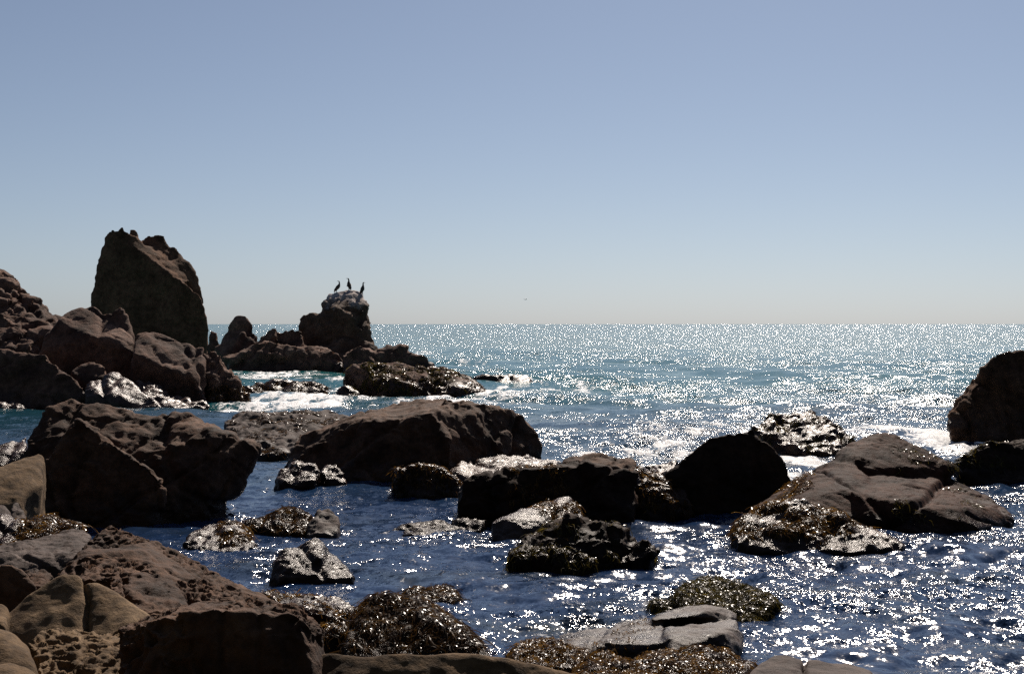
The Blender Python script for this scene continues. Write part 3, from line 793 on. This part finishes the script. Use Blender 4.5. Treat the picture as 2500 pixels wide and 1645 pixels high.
w23 = rock('weedy_rock', 'rock matted with golden weed at the left edge before the great rock', 'rock', 15.6, 5, [
    [(-120,110,.8),(0,92,1),(150,110,1),(230,130,.9),(200,400,.1),(-120,400,.1)],
    [(200,140,.9),(330,112,1.1),(500,112,1.1),(600,142,1),(700,205,.8),(500,330,.3),(200,400,.1)],
], 'wet', 'lump', t=.8, L=.5, group=NEAR)
rock('wet_rock', 'sloping lilac wet rock with black underside behind the honeycombed rock', 'rock', 14, 5, [
    [(-120,378,.9),(0,376,.9),(150,371,1),(350,302,1.3),(620,206,1.8),(700,221,1.8),(758,264,1.6),(700,420,.6),(300,392,.6),(0,412,.5),(-120,600,.2),(500,620,.2)]], 'grey', 'block', t=.6, L=.6, group=NEAR)
honey = rock('honeycombed_rock', 'honeycombed brown rock with a blunt peak at lower left', 'rock', 12, 5, [
    [(455,590,.6),(620,402,1.1),(742,262,1.5),(880,192,1.8),(930,173,1.9),(1000,202,1.8),(1200,292,1.6),(1300,520,.7),(1000,640,.2),(700,640,.2)],
    [(1180,292,1.6),(1400,342,1.7),(1600,462,1.6),(1800,562,1.4),(1885,642,1.2),(1560,760,.3),(1280,640,.5),(1250,520,.7)],
    [(1500,560,.9),(1800,580,1.3),(1885,645,1.2),(2100,742,1),(2350,838,.7),(2400,980,.1),(1560,960,.1),(1560,760,.35)],
], 'brown', 'pit', t=.9, L=.7, group=NEAR, res=0.9)
rock('boulder', 'rounded light brown boulder against the honeycombed rock', 'boulder', 10.8, 5, [
    [(1028,690,.4),(1062,612,.7),(1132,572,.9),(1300,592,.9),(1450,622,.9),(1532,742,.7),(1545,810,.5),(1400,900,.1),(1100,900,.1)]], 'brown', 'lump', t=.5, L=.35, group=NEAR)
rock('stone', 'tiny rough stone in the gap left of the light brown boulder', 'stone', 10.8, 5, [
    [(895,720,.2),(910,640,.3),(945,608,.4),(990,635,.4),(1025,705,.3),(960,800,0)]], 'brown', 'rugged', t=.25, L=.2, group=NEAR)
rock('boulder', 'dark boulder at the left edge behind the smooth cracked dome', 'boulder', 12, 5, [
    [(-120,520,.5),(0,512,.6),(100,496,.7),(180,532,.7),(242,602,.6),(295,690,.4),(200,900,0),(-120,900,0)]], 'brown', 'plain', t=.6, L=.45, k=0.3, group=NEAR)
rock('stone', 'flat rubble stone between the dark boulder and the cracked dome', 'stone', 12.2, 5, [
    [(215,560,.5),(290,545,.6),(400,570,.6),(445,600,.5),(360,680,.1),(270,680,.1)]], 'brown', 'rugged', t=.3, L=.25, group=NEAR)
rock('smooth_dome', 'large smooth tan dome split by an upright crack at lower left', 'boulder', 10.3, 5, [
    [(-120,1080,.5),(0,962,.7),(180,782,1),(360,642,1.2),(500,582,1.3),(600,573,1.3),(690,602,1.25),(712,632,1.2),(712,800,.8),(708,1100,.2),(200,1150,.1)],
    [(722,650,1.2),(740,640,1.25),(800,646,1.25),(1000,742,1.1),(1130,830,1),(1260,920,.8),(1260,1150,.1),(722,1100,.2),(722,800,.8)],
], 'tan', 'smooth', t=.9, L=.5, k=0.45, split=[715], group=NEAR)
rock('stone', 'small sunlit stone at the left edge beside the cracked dome', 'stone', 10.2, 5, [
    [(-100,830,.3),(0,812,.4),(40,825,.4),(78,862,.3),(40,1000,0),(-100,1000,0)]], 'tan', 'smooth', t=.3, L=.25, group=NEAR)
pitted = rock('pitted_rock', 'flat pitted tan rock riddled with holes at the bottom left', 'rock', 8.2, 5, [
    [(248,1140,.6),(290,1082,.8),(430,1012,1.1),(560,1016,1.1),(800,1046,1.1),(880,1052,1.1),(1015,1040,1.1),(1030,1250,.4),(1020,1480,0),(420,1480,0),(300,1330,.2)]], 'tan', 'pit', t=.5, L=.45, pitall=1, group=NEAR, res=0.85)
rock('square_rock', 'massive square black faced rock with a crusty rim at bottom left', 'rock', 7.7, 5, [
    [(972,1072,.9),(1230,932,1.1),(1400,902,1.2),(1520,834,1.3),(1740,803,1.3),(2000,832,1.3),(2390,826,1.2),(2500,850,1.1),(2560,890,1),(1020,1100,.45),(1240,960,.4),(1500,900,.3),(1750,860,.25),(2100,900,.25),(2500,920,.35),(1020,1550,0),(2560,1550,0)],
    [(2300,832,1.2),(2430,848,1.15),(2540,895,1.05),(2640,960,.95),(2690,1005,.85),(2698,1100,.7),(2680,1240,.4),(2500,960,.3),(2640,1060,.4),(2650,1550,0),(2300,1550,0)],
], 'brown', 'pit', t=.6, L=.5, k=0.6, group=NEAR, res=0.9)
rock('boulder', 'smooth pale boulder at the left edge below the cracked dome', 'boulder', 7.6, 5, [
    [(-150,1000,.6),(0,1012,.7),(120,1082,.7),(230,1172,.6),(255,1245,.5),(330,1380,.2),(330,1520,0),(-150,1520,0)]], 'tan', 'smooth', t=.5, L=.35, k=0.8, group=NEAR)
rock('stone', 'pale cobble in the bottom left corner', 'stone', 6.9, 5, [
    [(-120,1340,.2),(0,1312,.35),(120,1304,.4),(240,1340,.35),(305,1390,.25),(320,1560,0),(-120,1560,0)]], 'tan', 'smooth', t=.3, L=.2, group=NEAR)

print('rock verts', VERTS[0])

# ------------------------------------------------------------------ seaweed on the rocks
seaweed(w1, 58, 160, 'weed_green', 0.25, 9, 0.1, 0.30, 0.07, -0.05, None, 11, 0.9)
seaweed(w1, 58, 120, 'weed_brown', 0.0, 0.9, -0.1, 0.30, 0.07, -0.1, None, 12, 0.9)
seaweed(w2, 58, 200, 'weed_brown', 0.0, 9, 0.0, 0.28, 0.06, -0.15, None, 13, 1.0)
seaweed(w3, 57, 220, 'weed_green', 0.0, 9, 0.1, 0.25, 0.05, -0.2, None, 14, 1.0)
seaweed(w4, 53, 200, 'weed_brown', 0.0, 0.7, -0.3, 0.3, 0.06, -0.3, None, 15, 1.0)
seaweed(w5, 32, 350, 'weed_brown', 0.0, 9, 0.1, 0.2, 0.035, 0.12, (560, 860), 16, 1.3)
seaweed(w6, 24, 700, 'weed_gold', 0.25, 9, 0.25, 0.15, 0.028, -0.3, None, 17)
seaweed(w6, 24, 500, 'weed_brown', 0.0, 0.5, -0.4, 0.15, 0.028, -0.05, None, 18)
seaweed(w7, 22, 800, 'weed_gold', 0.3, 9, 0.45, 0.12, 0.024, -0.05, (1240, 1420), 19)
seaweed(w8, 22, 700, 'weed_gold', 0.1, 9, 0.2, 0.15, 0.026, 0.0, None, 20)
seaweed(w8, 22, 600, 'weed_brown', 0.0, 0.35, -0.5, 0.15, 0.026, -0.05, None, 21)
seaweed(w9, 19.6, 1100, 'weed_gold', 0.12, 9, 0.2, 0.15, 0.024, -0.05, (1290, 1430), 22, 2.2)
seaweed(w10, 17, 900, 'weed_green', 0.0, 0.5, -0.1, 0.14, 0.022, 0.08, None, 23, 2.2)
seaweed(w10, 17, 700, 'weed_gold', 0.35, 0.8, 0.3, 0.12, 0.02, 0.1, (1300, 1380), 24, 2.2)
seaweed(w11, 32, 250, 'weed_green', 0.0, 9, 0.1, 0.2, 0.035, 0.1, None, 25)
seaweed(w12, 20, 700, 'weed_gold', 0.1, 9, 0.3, 0.16, 0.026, -0.1, (1840, 1985), 26)
seaweed(w12, 20, 350, 'weed_green', 0.2, 9, 0.1, 0.15, 0.026, 0.3, (2180, 2400), 27)
seaweed(w13, 18.7, 1300, 'weed_gold', 0.18, 9, 0.1, 0.17, 0.024, -0.2, None, 28, 1.6)
seaweed(w13, 18.7, 600, 'weed_brown', 0.0, 0.3, -0.2, 0.15, 0.024, 0.1, (1950, 2250), 29, 1.6)
seaweed(w14, 26.6, 450, 'weed_green', 0.3, 9, 0.2, 0.17, 0.03, 0.0, None, 30)
seaweed(w15, 20, 1300, 'weed_brown', 0.0, 9, -0.2, 0.16, 0.024, -0.6, None, 31)
seaweed(w16, 18.6, 1400, 'weed_gold', 0.1, 9, 0.0, 0.16, 0.022, -0.5, (535, 640), 32)
seaweed(w17, 14.4, 2600, 'weed_green', -0.02, 9, -0.3, 0.16, 0.02, -0.8, None, 33)
seaweed(w18, 15.4, 2200, 'weed_brown', -0.02, 9, -0.3, 0.15, 0.02, -0.8, None, 34)
seaweed(w19, 12.6, 2000, 'weed_brown', 0.1, 9, 0.05, 0.2, 0.018, -0.5, None, 35, lift=.03)
seaweed(w19, 12.6, 500, 'weed_gold', 0.2, 9, 0.2, 0.16, 0.016, -0.1, None, 36)
seaweed(w20, 13.2, 1500, 'weed_gold', 0.1, 9, 0.2, 0.15, 0.018, 0.0, None, 37)
seaweed(w21, 11.6, 2800, 'weed_gold', 0.0, 9, 0.0, 0.10, 0.016, -0.25, None, 38)
seaweed(w22, 10.4, 3200, 'weed_gold', 0.05, 9, 0.0, 0.09, 0.015, -0.3, None, 39, 2.0)
seaweed(w22, 10.4, 900, 'weed_brown', 0.05, 9, 0.0, 0.10, 0.015, -0.2, None, 40, 2.0)
seaweed(w23, 15.6, 1800, 'weed_gold', 0.1, 9, 0.0, 0.17, 0.02, -0.3, None, 41)
seaweed(slab, 12.6, 500, 'weed_gold', 0.0, 0.25, -0.5, 0.08, 0.015, 0.0, (1330, 1600), 42)
print('with weed', VERTS[0])

# ------------------------------------------------------------------ the sea
def build_sea():
    ys = [2.0]
    while ys[-1] < 9000:
        y = ys[-1]
        foot = y * y / (CAM_H * F_PX * 1024 / 2500)       # depth of one picture row out there
        ys.append(y + max(0.035, min(foot * 0.72, 60 if y < 1500 else 400)))
    ys += [14000.0, 24000.0]
    ys = np.array(ys)
    nx = 540
    u = np.linspace(-1, 1, nx)
    half = 0.46 * ys + 5
    X = half[:, None] * u[None, :]
    Y = np.repeat(ys[:, None], nx, 1)
    dy = np.gradient(ys)
    dx = half * 2 / nx
    step = np.maximum(dy, dx)
    Z = np.zeros_like(X)
    r = np.random.default_rng(3)
    shel = 0.26 + 0.74 * sstep(24, 75, Y) * (0.55 + 0.45 * sstep(-25, 10, X + 0.1 * Y))
    nw = 70
    lam = np.exp(r.uniform(math.log(0.28), math.log(16), nw))
    for k in range(nw):
        l = lam[k]
        th = R(198) + r.normal() * (0.75 if l < 3 else 0.35)     # swell rolls in from the right
        kx, ky = math.sin(th) * 2 * math.pi / l, math.cos(th) * 2 * math.pi / l
        amp = 0.017 * l ** 0.75 * r.uniform(0.6, 1.3) / 2.0
        keep = 1 - sstep(l * 0.22, l * 0.5, step)
        if keep.max() <= 0:
            continue
        ph = kx * X + ky * Y + r.uniform(0, 6.28)
        s = np.sin(ph)
        prof = s + 0.25 * np.cos(2 * ph)
        loc = shel if l > 1.6 else (0.62 + 0.38 * sstep(-2.0, 5.0, X))
        Z += amp * prof * loc * keep[:, None]
    pts = np.stack([X.ravel(), Y.ravel(), np.zeros(X.size)], 1)
    # gusts: ruffled and slick water
    g = fbm(pts * np.array([0.11, 0.16, 1]) + 3.3, 4, 51, 0.55)
    g2 = fbm(pts * np.array([0.6, 1.1, 1]) + 7.7, 3, 55, 0.55)
    near = 1 - sstep(35, 90, Y.ravel())
    right = sstep(-1.0, 4.0, pts[:, 0] - 0.02 * pts[:, 1])
    gust = np.clip(0.5 + 1.1 * g + 0.7 * g2, 0, 1.2)
    ruf = (0.50 + 1.6 * gust) * (1 - 0.42 * near * (1 - right)) + 0.40 * sstep(50, 250, Y.ravel())
    # surf: patches where the swell breaks on the rocks
    foam = np.zeros(X.size)
    def patch(px, py, rx, ry, s):
        cx, cy = ground(px, py)
        y0, y1 = ground(px, py + ry)[1], ground(px, max(py - ry, HORIZ + 20))[1]
        wx = rx / F_PX * cy
        dyy = np.where(pts[:, 1] > cy, (pts[:, 1] - cy) / (y1 - cy), (cy - pts[:, 1]) / (cy - y0))
        d = ((pts[:, 0] - cx) / wx) ** 2 + dyy ** 2
        foam[:] = np.maximum(foam, s * np.exp(-d * 1.1))
    for a in [(720, 985, 190, 15, 1.05), (900, 962, 130, 14, .95), (600, 965, 90, 18, .85), (860, 930, 60, 20, .8),
              (680, 918, 130, 10, .8), (760, 905, 160, 5, .9), (1050, 960, 120, 12, 1.1), (1230, 965, 90, 14, .8),
              (1100, 985, 160, 14, .7), (1240, 935, 70, 9, .8), (1400, 955, 200, 14, .45),
              (2240, 1065, 110, 26, 1.2), (2330, 1085, 110, 22, 1.0), (2160, 1090, 60, 20, .8), (1980, 1130, 70, 26, 1.1), (1930, 1165, 30, 30, .8),
              (2010, 1100, 50, 18, .9), (1640, 1090, 80, 24, .9), (1500, 1095, 130, 14, .85), (1620, 1060, 150, 12, .65), (1850, 1060, 80, 14, .6), (2080, 1060, 60, 14, .7), (2060, 1130, 40, 16, .8),
              (2320, 975, 45, 12, 1.1), (2120, 985, 90, 6, .5), (1750, 1040, 60, 14, .6), (1010, 865, 60, 7, .6), (1140, 890, 60, 8, .5),
              (2160, 1325, 70, 12, .6), (2200, 1560, 200, 30, .42), (1700, 1330, 120, 14, .38), (2420, 1440, 90, 14, .4), (1180, 1150, 40, 10, .5), (830, 1190, 110, 8, .45),
              (70, 998, 90, 5, .6), (560, 1000, 70, 8, .9), (430, 1003, 90, 5, .6)]:
        patch(*a)
    # water licking round every rock
    gx0, gx1, gy0, gy1, cell = -34.0, 40.0, 6.0, 112.0, 0.14
    W, H = int((gx1 - gx0) / cell), int((gy1 - gy0) / cell)
    occ = np.zeros((H, W), dtype=np.float32)
    for s in SHORE:
        if len(s) == 0:
            continue
        ix = ((s[:, 0] - gx0) / cell).astype(int)
        iy = ((s[:, 1] - gy0) / cell).astype(int)
        ok = (ix >= 0) & (ix < W) & (iy >= 0) & (iy < H)
        occ[iy[ok], ix[ok]] = 1
    for it in range(3):
        b = occ.copy()
        b[1:] += occ[:-1]; b[:-1] += occ[1:]; b[:, 1:] += occ[:, :-1]; b[:, :-1] += occ[:, 1:]
        occ = np.minimum(1, b / 3.2)
    ix = ((pts[:, 0] - gx0) / cell).astype(int)
    iy = ((pts[:, 1] - gy0) / cell).astype(int)
    ok = (ix >= 0) & (ix < W) & (iy >= 0) & (iy < H)
    rim = np.zeros(X.size)
    rim[ok] = occ[iy[ok], ix[ok]]
    fb = fbm(pts * np.array([1.1, 0.7, 1]) + 1.9, 4, 61, 0.6)
    fb2 = fbm(pts * np.array([0.35, 0.3, 1]) + 4.1, 2, 66, 0.6)
    foam = np.clip(foam * (1 + 0.9 * fb) + 0.35 * fb * (foam > 0.1), 0, 1.3)
    foam = np.maximum(foam, rim * np.clip(0.24 + 0.7 * fb2 + 0.4 * fb, 0, 0.55) * (0.35 + 0.65 * sstep(22, 45, pts[:, 1])))
    ruf = ruf * (1 + 0.5 * np.clip(foam, 0, 1)) + 0.55 * rim
    heap = np.clip(foam - 0.35, 0, 1) * (0.05 + 0.05 * sstep(25, 60, pts[:, 1])) * (0.7 + 0.9 * fb)
    Z = Z + heap.reshape(Z.shape)
    # breaking crests
    for (px, py, lx, h, slope) in [(2330, 985, 2.6, 0.42, 0.15), (1190, 965, 2.6, 0.30, -0.1), (1060, 940, 2.0, 0.25, 0.1), (1500, 985, 3.0, .2, .1)]:
        cx, cy = ground(px, py)
        a = (X - cx)
        b = (Y - cy) - slope * a
        Z += h * np.exp(-(a / lx) ** 2) * np.exp(-(b / 0.9) ** 2)
    co = np.stack([X.ravel(), Y.ravel(), Z.ravel()], 1)
    ny = len(ys)
    idx = np.arange(ny * nx).reshape(ny, nx)
    faces = np.stack([idx[:-1, :-1].ravel(), idx[:-1, 1:].ravel(), idx[1:, 1:].ravel(), idx[1:, :-1].ravel()], 1)
    me = mesh_from(co, faces)
    for nm, val in (('ruffle', ruf), ('foam', foam)):
        at = me.attributes.new(nm, 'FLOAT', 'POINT')
        at.data.foreach_set('value', val.astype(np.float32))
    print('sea verts', len(co), 'rows', ny)
    return me

def sea_material():
    m, nt, out = new_mat('sea_water')
    L = nt.links.new
    geo = N(nt, 'ShaderNodeNewGeometry')
    ruf = N(nt, 'ShaderNodeAttribute', attribute_name='ruffle').outputs['Fac']
    foam = N(nt, 'ShaderNodeAttribute', attribute_name='foam').outputs['Fac']
    sep = N(nt, 'ShaderNodeSeparateXYZ')
    L(geo.outputs['Position'], sep.inputs[0])
    slope = None
    # facets of wavelets too small for the mesh, as slopes in metres of sea
    for sc, k, st in ((11.0, 1.2, (1.0, 0.8, 1.0)), (38.0, 0.95, (1, 1, 1)), (2.2, 0.8, (0.7, 1.1, 1.0))):
        mp = N(nt, 'ShaderNodeMapping')
        mp.inputs['Scale'].default_value = st
        L(geo.outputs['Position'], mp.inputs[0])
        n = N(nt, 'ShaderNodeTexNoise', in_Scale=sc, in_Detail=2.0, in_Roughness=0.55)
        L(mp.outputs[0], n.inputs['Vector'])
        v = N(nt, 'ShaderNodeVectorMath', operation='SUBTRACT')
        v.inputs[1].default_value = (0.5, 0.5, 0.5)
        L(n.outputs['Color'], v.inputs[0])
        v2 = N(nt, 'ShaderNodeVectorMath', operation='MULTIPLY')
        v2.inputs[1].default_value = (k, k, 0)
        L(v.outputs[0], v2.inputs[0])
        if slope is None:
            slope = v2.outputs[0]
        else:
            a = N(nt, 'ShaderNodeVectorMath', operation='ADD')
            L(slope, a.inputs[0]); L(v2.outputs[0], a.inputs[1])
            slope = a.outputs[0]
    # cat's paws: streaks of rougher water
    mpc = N(nt, 'ShaderNodeMapping')
    mpc.inputs['Scale'].default_value = (0.42, 0.13, 1.0)
    L(geo.outputs['Position'], mpc.inputs[0])
    cp = N(nt, 'ShaderNodeTexNoise', in_Scale=1.0, in_Detail=4.0, in_Roughness=0.6)
    L(mpc.outputs[0], cp.inputs['Vector'])
    cpf = math_n(nt, 'ADD', math_n(nt, 'MULTIPLY', math_n(nt, 'SUBTRACT', cp.outputs['Fac'], 0.5), 3.0), 1.0)
    mpd = N(nt, 'ShaderNodeMapping')
    mpd.inputs['Scale'].default_value = (0.55, 0.8, 1.0)
    L(geo.outputs['Position'], mpd.inputs[0])
    cq = N(nt, 'ShaderNodeTexNoise', in_Scale=1.3, in_Detail=3.0, in_Roughness=0.55, in_Distortion=0.8)
    L(mpd.outputs[0], cq.inputs['Vector'])
    cqf = math_n(nt, 'ADD', math_n(nt, 'MULTIPLY', math_n(nt, 'SUBTRACT', cq.outputs['Fac'], 0.5), 3.4), 1.0)
    ruf = math_n(nt, 'MULTIPLY', ruf, math_n(nt, 'MAXIMUM', cpf, 0.3))
    ruf = math_n(nt, 'MULTIPLY', ruf, math_n(nt, 'MINIMUM', math_n(nt, 'MAXIMUM', cqf, 0.28), 1.6))
    sc_ = N(nt, 'ShaderNodeVectorMath', operation='SCALE')
    L(slope, sc_.inputs[0]); L(ruf, sc_.inputs['Scale'])
    add = N(nt, 'ShaderNodeVectorMath', operation='ADD')
    L(geo.outputs['Normal'], add.inputs[0]); L(sc_.outputs[0], add.inputs[1])
    nrm = N(nt, 'ShaderNodeVectorMath', operation='NORMALIZE')
    L(add.outputs[0], nrm.inputs[0])
    # body colour: inlet blue with sky reflection painted in, greener sandy water outside
    nz = N(nt, 'ShaderNodeTexNoise', in_Scale=0.05, in_Detail=3.0)
    L(geo.outputs['Position'], nz.inputs['Vector'])
    yy = math_n(nt, 'DIVIDE', math_n(nt, 'SUBTRACT', sep.outputs[1], 22.0), 45.0)
    yy = math_n(nt, 'ADD', yy, math_n(nt, 'MULTIPLY', math_n(nt, 'SUBTRACT', nz.outputs['Fac'], 0.5), 1.2), True)
    body = ramp(nt, yy, [(0.0, (0.010, 0.028, 0.078)), (0.5, (0.009, 0.046, 0.070)), (1.0, (0.005, 0.100, 0.108))])
    sh = N(nt, 'ShaderNodeTexNoise', in_Scale=0.55, in_Detail=5.0, in_Roughness=0.6)
    L(geo.outputs['Position'], sh.inputs['Vector'])
    shf = math_n(nt, 'MULTIPLY', math_n(nt, 'SUBTRACT', sh.outputs['Fac'], 0.50), 5.0, True)
    shf = math_n(nt, 'MULTIPLY', shf, math_n(nt, 'SUBTRACT', 1.0, math_n(nt, 'DIVIDE', math_n(nt, 'SUBTRACT', sep.outputs[1], 14.0), 14.0), True))
    ms = N(nt, 'ShaderNodeMix', data_type='RGBA')
    L(shf, ms.inputs[0]); L(body, ms.inputs[6])
    ms.inputs[7].default_value = (0.012, 0.016, 0.012, 1)
    body = ms.outputs[2]
    w = N(nt, 'ShaderNodeBsdfPrincipled', in_Roughness=0.125, in_IOR=1.333)
    L(body, w.inputs['Base Color'])
    L(nrm.outputs[0], w.inputs['Normal'])
    # lacy surf
    f1 = N(nt, 'ShaderNodeTexNoise', in_Scale=4.5, in_Detail=8.0, in_Roughness=0.72, in_Distortion=1.0)
    mpf = N(nt, 'ShaderNodeMapping')
    mpf.inputs['Scale'].default_value = (1.0, 0.45, 1.0)
    L(geo.outputs['Position'], mpf.inputs[0]); L(mpf.outputs[0], f1.inputs['Vector'])
    fm = math_n(nt, 'ADD', math_n(nt, 'MULTIPLY', foam, 1.35), math_n(nt, 'MULTIPLY', math_n(nt, 'SUBTRACT', f1.outputs['Fac'], 0.5), 4.8))
    fm = math_n(nt, 'MULTIPLY', math_n(nt, 'SUBTRACT', fm, 0.70), 2.0, True)
    fd = N(nt, 'ShaderNodeBsdfPrincipled', in_Roughness=0.7)
    fd.inputs['Base Color'].default_value = (0.86, 0.87, 0.88, 1)
    fb = N(nt, 'ShaderNodeBump', in_Strength=1.0, in_Distance=0.12)
    L(f1.outputs['Fac'], fb.inputs['Height'])
    L(fb.outputs[0], fd.inputs['Normal'])
    mx = N(nt, 'ShaderNodeMixShader')
    L(fm, mx.inputs[0]); L(w.outputs[0], mx.inputs[1]); L(fd.outputs[0], mx.inputs[2])
    L(mx.outputs[0], out.inputs['Surface'])
    return m

sea = link('sea', build_sea(), sea_material())
sea['kind'] = 'structure'

# shore ground under the boulders, rising to the left and towards the viewer
def build_shore():
    xs = np.arange(-9, 4, 0.06)
    ys = np.arange(2.0, 19, 0.06)
    X, Y = np.meshgrid(xs, ys)
    p = np.stack([X.ravel(), Y.ravel(), np.zeros(X.size)], 1)
    edge = -0.9 - 0.27 * (Y - 9.5)
    h = 0.18 * (edge - X) + 0.10 * (9.0 - Y)
    h = np.clip(h, -0.6, 0.42) - 0.08
    Z = h + (0.09 * fbm(p * 2.2, 5, 5)).reshape(X.shape)
    ny, nx = X.shape
    idx = np.arange(ny * nx).reshape(ny, nx)
    f = np.stack([idx[:-1, :-1].ravel(), idx[:-1, 1:].ravel(), idx[1:, 1:].ravel(), idx[1:, :-1].ravel()], 1)
    return mesh_from(np.stack([X.ravel(), Y.ravel(), Z.ravel()], 1), f)
shore = link('shore_ground', build_shore(), M['dark'])
shore['kind'] = 'structure'

# added dark hillside, unseen behind the viewer, blocking sky light from the rock fronts
def build_sky_blocker():
    nu, nv = 140, 40
    a = np.linspace(R(62), R(305), nu)             # bearing, clockwise from the sea view
    v = np.linspace(0, 1, nv)
    A, V = np.meshgrid(a, v, indexing='ij')
    r0 = 9 + 26 * (1 - sstep(R(80), R(150), A)) + 20 * sstep(R(230), R(300), A)
    rad = r0 + 15 * V ** 1.4
    hgt = 32 * V * (0.6 + 0.4 * sstep(R(62), R(140), A)) * (1 - 0.25 * sstep(R(270), R(305), A))
    X, Y = rad * np.sin(A), rad * np.cos(A)
    p = np.stack([X.ravel(), Y.ravel(), hgt.ravel()], 1)
    n = fbm(p * 0.16, 5, 77).reshape(X.shape)
    Z = hgt + n * 3.0 * np.minimum(1, V * 3) - 0.4
    X = X + n * 1.5 * np.sin(A); Y = Y + n * 1.5 * np.cos(A)
    idx = np.arange(nu * nv).reshape(nu, nv)
    f = np.stack([idx[:-1, :-1].ravel(), idx[1:, :-1].ravel(), idx[1:, 1:].ravel(), idx[:-1, 1:].ravel()], 1)
    return mesh_from(np.stack([X.ravel(), Y.ravel(), Z.ravel()], 1), f)
sky_blocker = link('added_sky_blocker', build_sky_blocker(), plain('blocker_dark', (0.022, 0.026, 0.014), 0.9, 0.1, 0.5, 1.2))
sky_blocker['kind'] = 'structure'

# ------------------------------------------------------------------ birds
def skinned(name, chains, mat, parent=None, sub=2):
    """chains: list of lists of (x, y, z, r); the first point of later chains is an index into the first chain"""
    vs, es, rad = [], [], []
    for c in chains:
        prev = None
        for q in c:
            if isinstance(q, int):
                prev = q
                continue
            vs.append(q[:3]); rad.append(q[3])
            if prev is not None:
                es.append((prev, len(vs) - 1))
            prev = len(vs) - 1
    me = bpy.data.meshes.new('mesh')
    me.from_pydata(vs, es, [])
    o = bpy.data.objects.new('tmp', me)
    COL.objects.link(o)
    o.modifiers.new('skin', 'SKIN')
    sk = me.skin_vertices[0].data
    for k, r_ in enumerate(rad):
        sk[k].radius = (r_, r_) if not isinstance(r_, tuple) else r_
    sk[0].use_root = True
    s = o.modifiers.new('sub', 'SUBSURF')
    s.levels = sub
    dg = bpy.context.evaluated_depsgraph_get()
    m2 = bpy.data.meshes.new_from_object(o.evaluated_get(dg))
    bpy.data.objects.remove(o)
    m2.polygons.foreach_set('use_smooth', np.ones(len(m2.polygons), dtype=bool))
    return link(name, m2, mat, parent)

brco = get_co(birdrock.data) + np.array(birdrock.location)
def perch(px, D=94.5):
    x = (px - 1250) / F_PX * D
    near = brco[np.abs(brco[:, 0] / brco[:, 1] * D - x) < 0.14]
    a = near[:, 2] / near[:, 1]
    v = near[np.argmax(near[:, 2] + 0.0 * a)]
    return Vector((float(v[0]), float(v[1]), float(v[2])))

def cormorant(px, face, lean, neck, label, s=1.0):
    root = bpy.data.objects.new('cormorant', None)
    COL.objects.link(root)
    root.location = perch(px) - Vector((0, 0, 0.02))
    root.scale = (s, s, s)
    f = face
    # upright body: tail at the foot of the spine, S-shaped neck
    c = [(-f * lean * 0.30, 0.02, 0.20, 0.11), (-f * lean * 0.08, 0, 0.30, 0.145), (f * lean * 0.10, -0.01, 0.42, 0.125),
         (f * lean * 0.16, -0.02, 0.51, 0.072), (f * (lean * 0.16 - 0.02 * neck), -0.02, 0.60, 0.046), (f * lean * 0.16 + f * 0.0, -0.02, 0.68, 0.042),
         (f * (lean * 0.16 + 0.025), -0.02, 0.735, 0.05), (f * (lean * 0.16 + 0.07), -0.02, 0.745, 0.03)]
    tail = [0, (-f * lean * 0.45 - f * 0.03, 0.03, 0.08, (0.075, 0.03)), (-f * lean * 0.6 - f * 0.05, 0.04, -0.02, (0.06, 0.02))]
    skinned('body', [c, tail], M['feather'], root)
    hx, hz = f * (lean * 0.16 + 0.07), 0.745
    skinned('beak', [[(hx, -0.02, hz, 0.02), (hx + f * 0.05, -0.02, hz + 0.004, 0.016), (hx + f * 0.085, -0.02, hz - 0.008, 0.009)]], M['bill'], root, 1)
    for k in (-1, 1):
        bx = -f * lean * 0.12 + f * 0.02
        skinned('leg', [[(bx, k * 0.045, 0.22, 0.03), (bx + f * 0.01, k * 0.05, 0.10, 0.016), (bx, k * 0.05, 0.02, 0.014), (bx + f * 0.06, k * 0.055, 0.008, 0.012)]], M['feather'], root, 1)
    for k in (-1, 1):
        # folded wings lying along the flanks
        skinned('wing', [[(f * lean * 0.08, k * 0.09, 0.43, (0.04, 0.07)), (-f * lean * 0.10, k * 0.11, 0.30, (0.05, 0.09)), (-f * lean * 0.34, k * 0.075, 0.14, (0.03, 0.05)), (-f * lean * 0.46, k * 0.04, 0.05, (0.01, 0.015))]], M['feather'], root, 1)
    tag(root, label, 'bird', 'cormorants on the bird rock')
    return root
cormorant(820.5, -1, -0.55, 0.5, 'leftmost dark cormorant standing on the pale crest of the bird rock', 1.0)
cormorant(852, -1, 0.15, 1.0, 'middle and highest dark cormorant with long straight neck on the bird rock', 1.08)
cormorant(890, 1, 0.2, -0.6, 'rightmost dark cormorant facing right on the bird rock edge', 1.08)

# one gull far out over the sea
gx, gy, gz = place(1283, 731, 260)
gull = bpy.data.objects.new('gull', None)
COL.objects.link(gull)
gull.location = (gx, gy, gz)
gull.rotation_euler = (0, 0, 0.5)
skinned('body', [[(-0.28, 0, 0, (0.07, 0.025)), (-0.12, 0, 0, 0.07), (0.08, 0, 0.01, 0.085), (0.22, 0, 0.03, 0.055), (0.3, 0, 0.035, 0.05), (0.36, 0, 0.03, 0.015)]], M['gull'], gull, 1)
for k in (-1, 1):
    skinned('wing', [[(0.06, k * 0.05, 0.03, (0.10, 0.03)), (0.10, k * 0.3, 0.14, (0.09, 0.018)), (0.02, k * 0.62, 0.11, (0.05, 0.01)), (-0.06, k * 0.8, 0.06, (0.02, 0.006))]], M['gull'], gull, 1)
tag(gull, 'tiny white gull flying low over the horizon', 'bird')
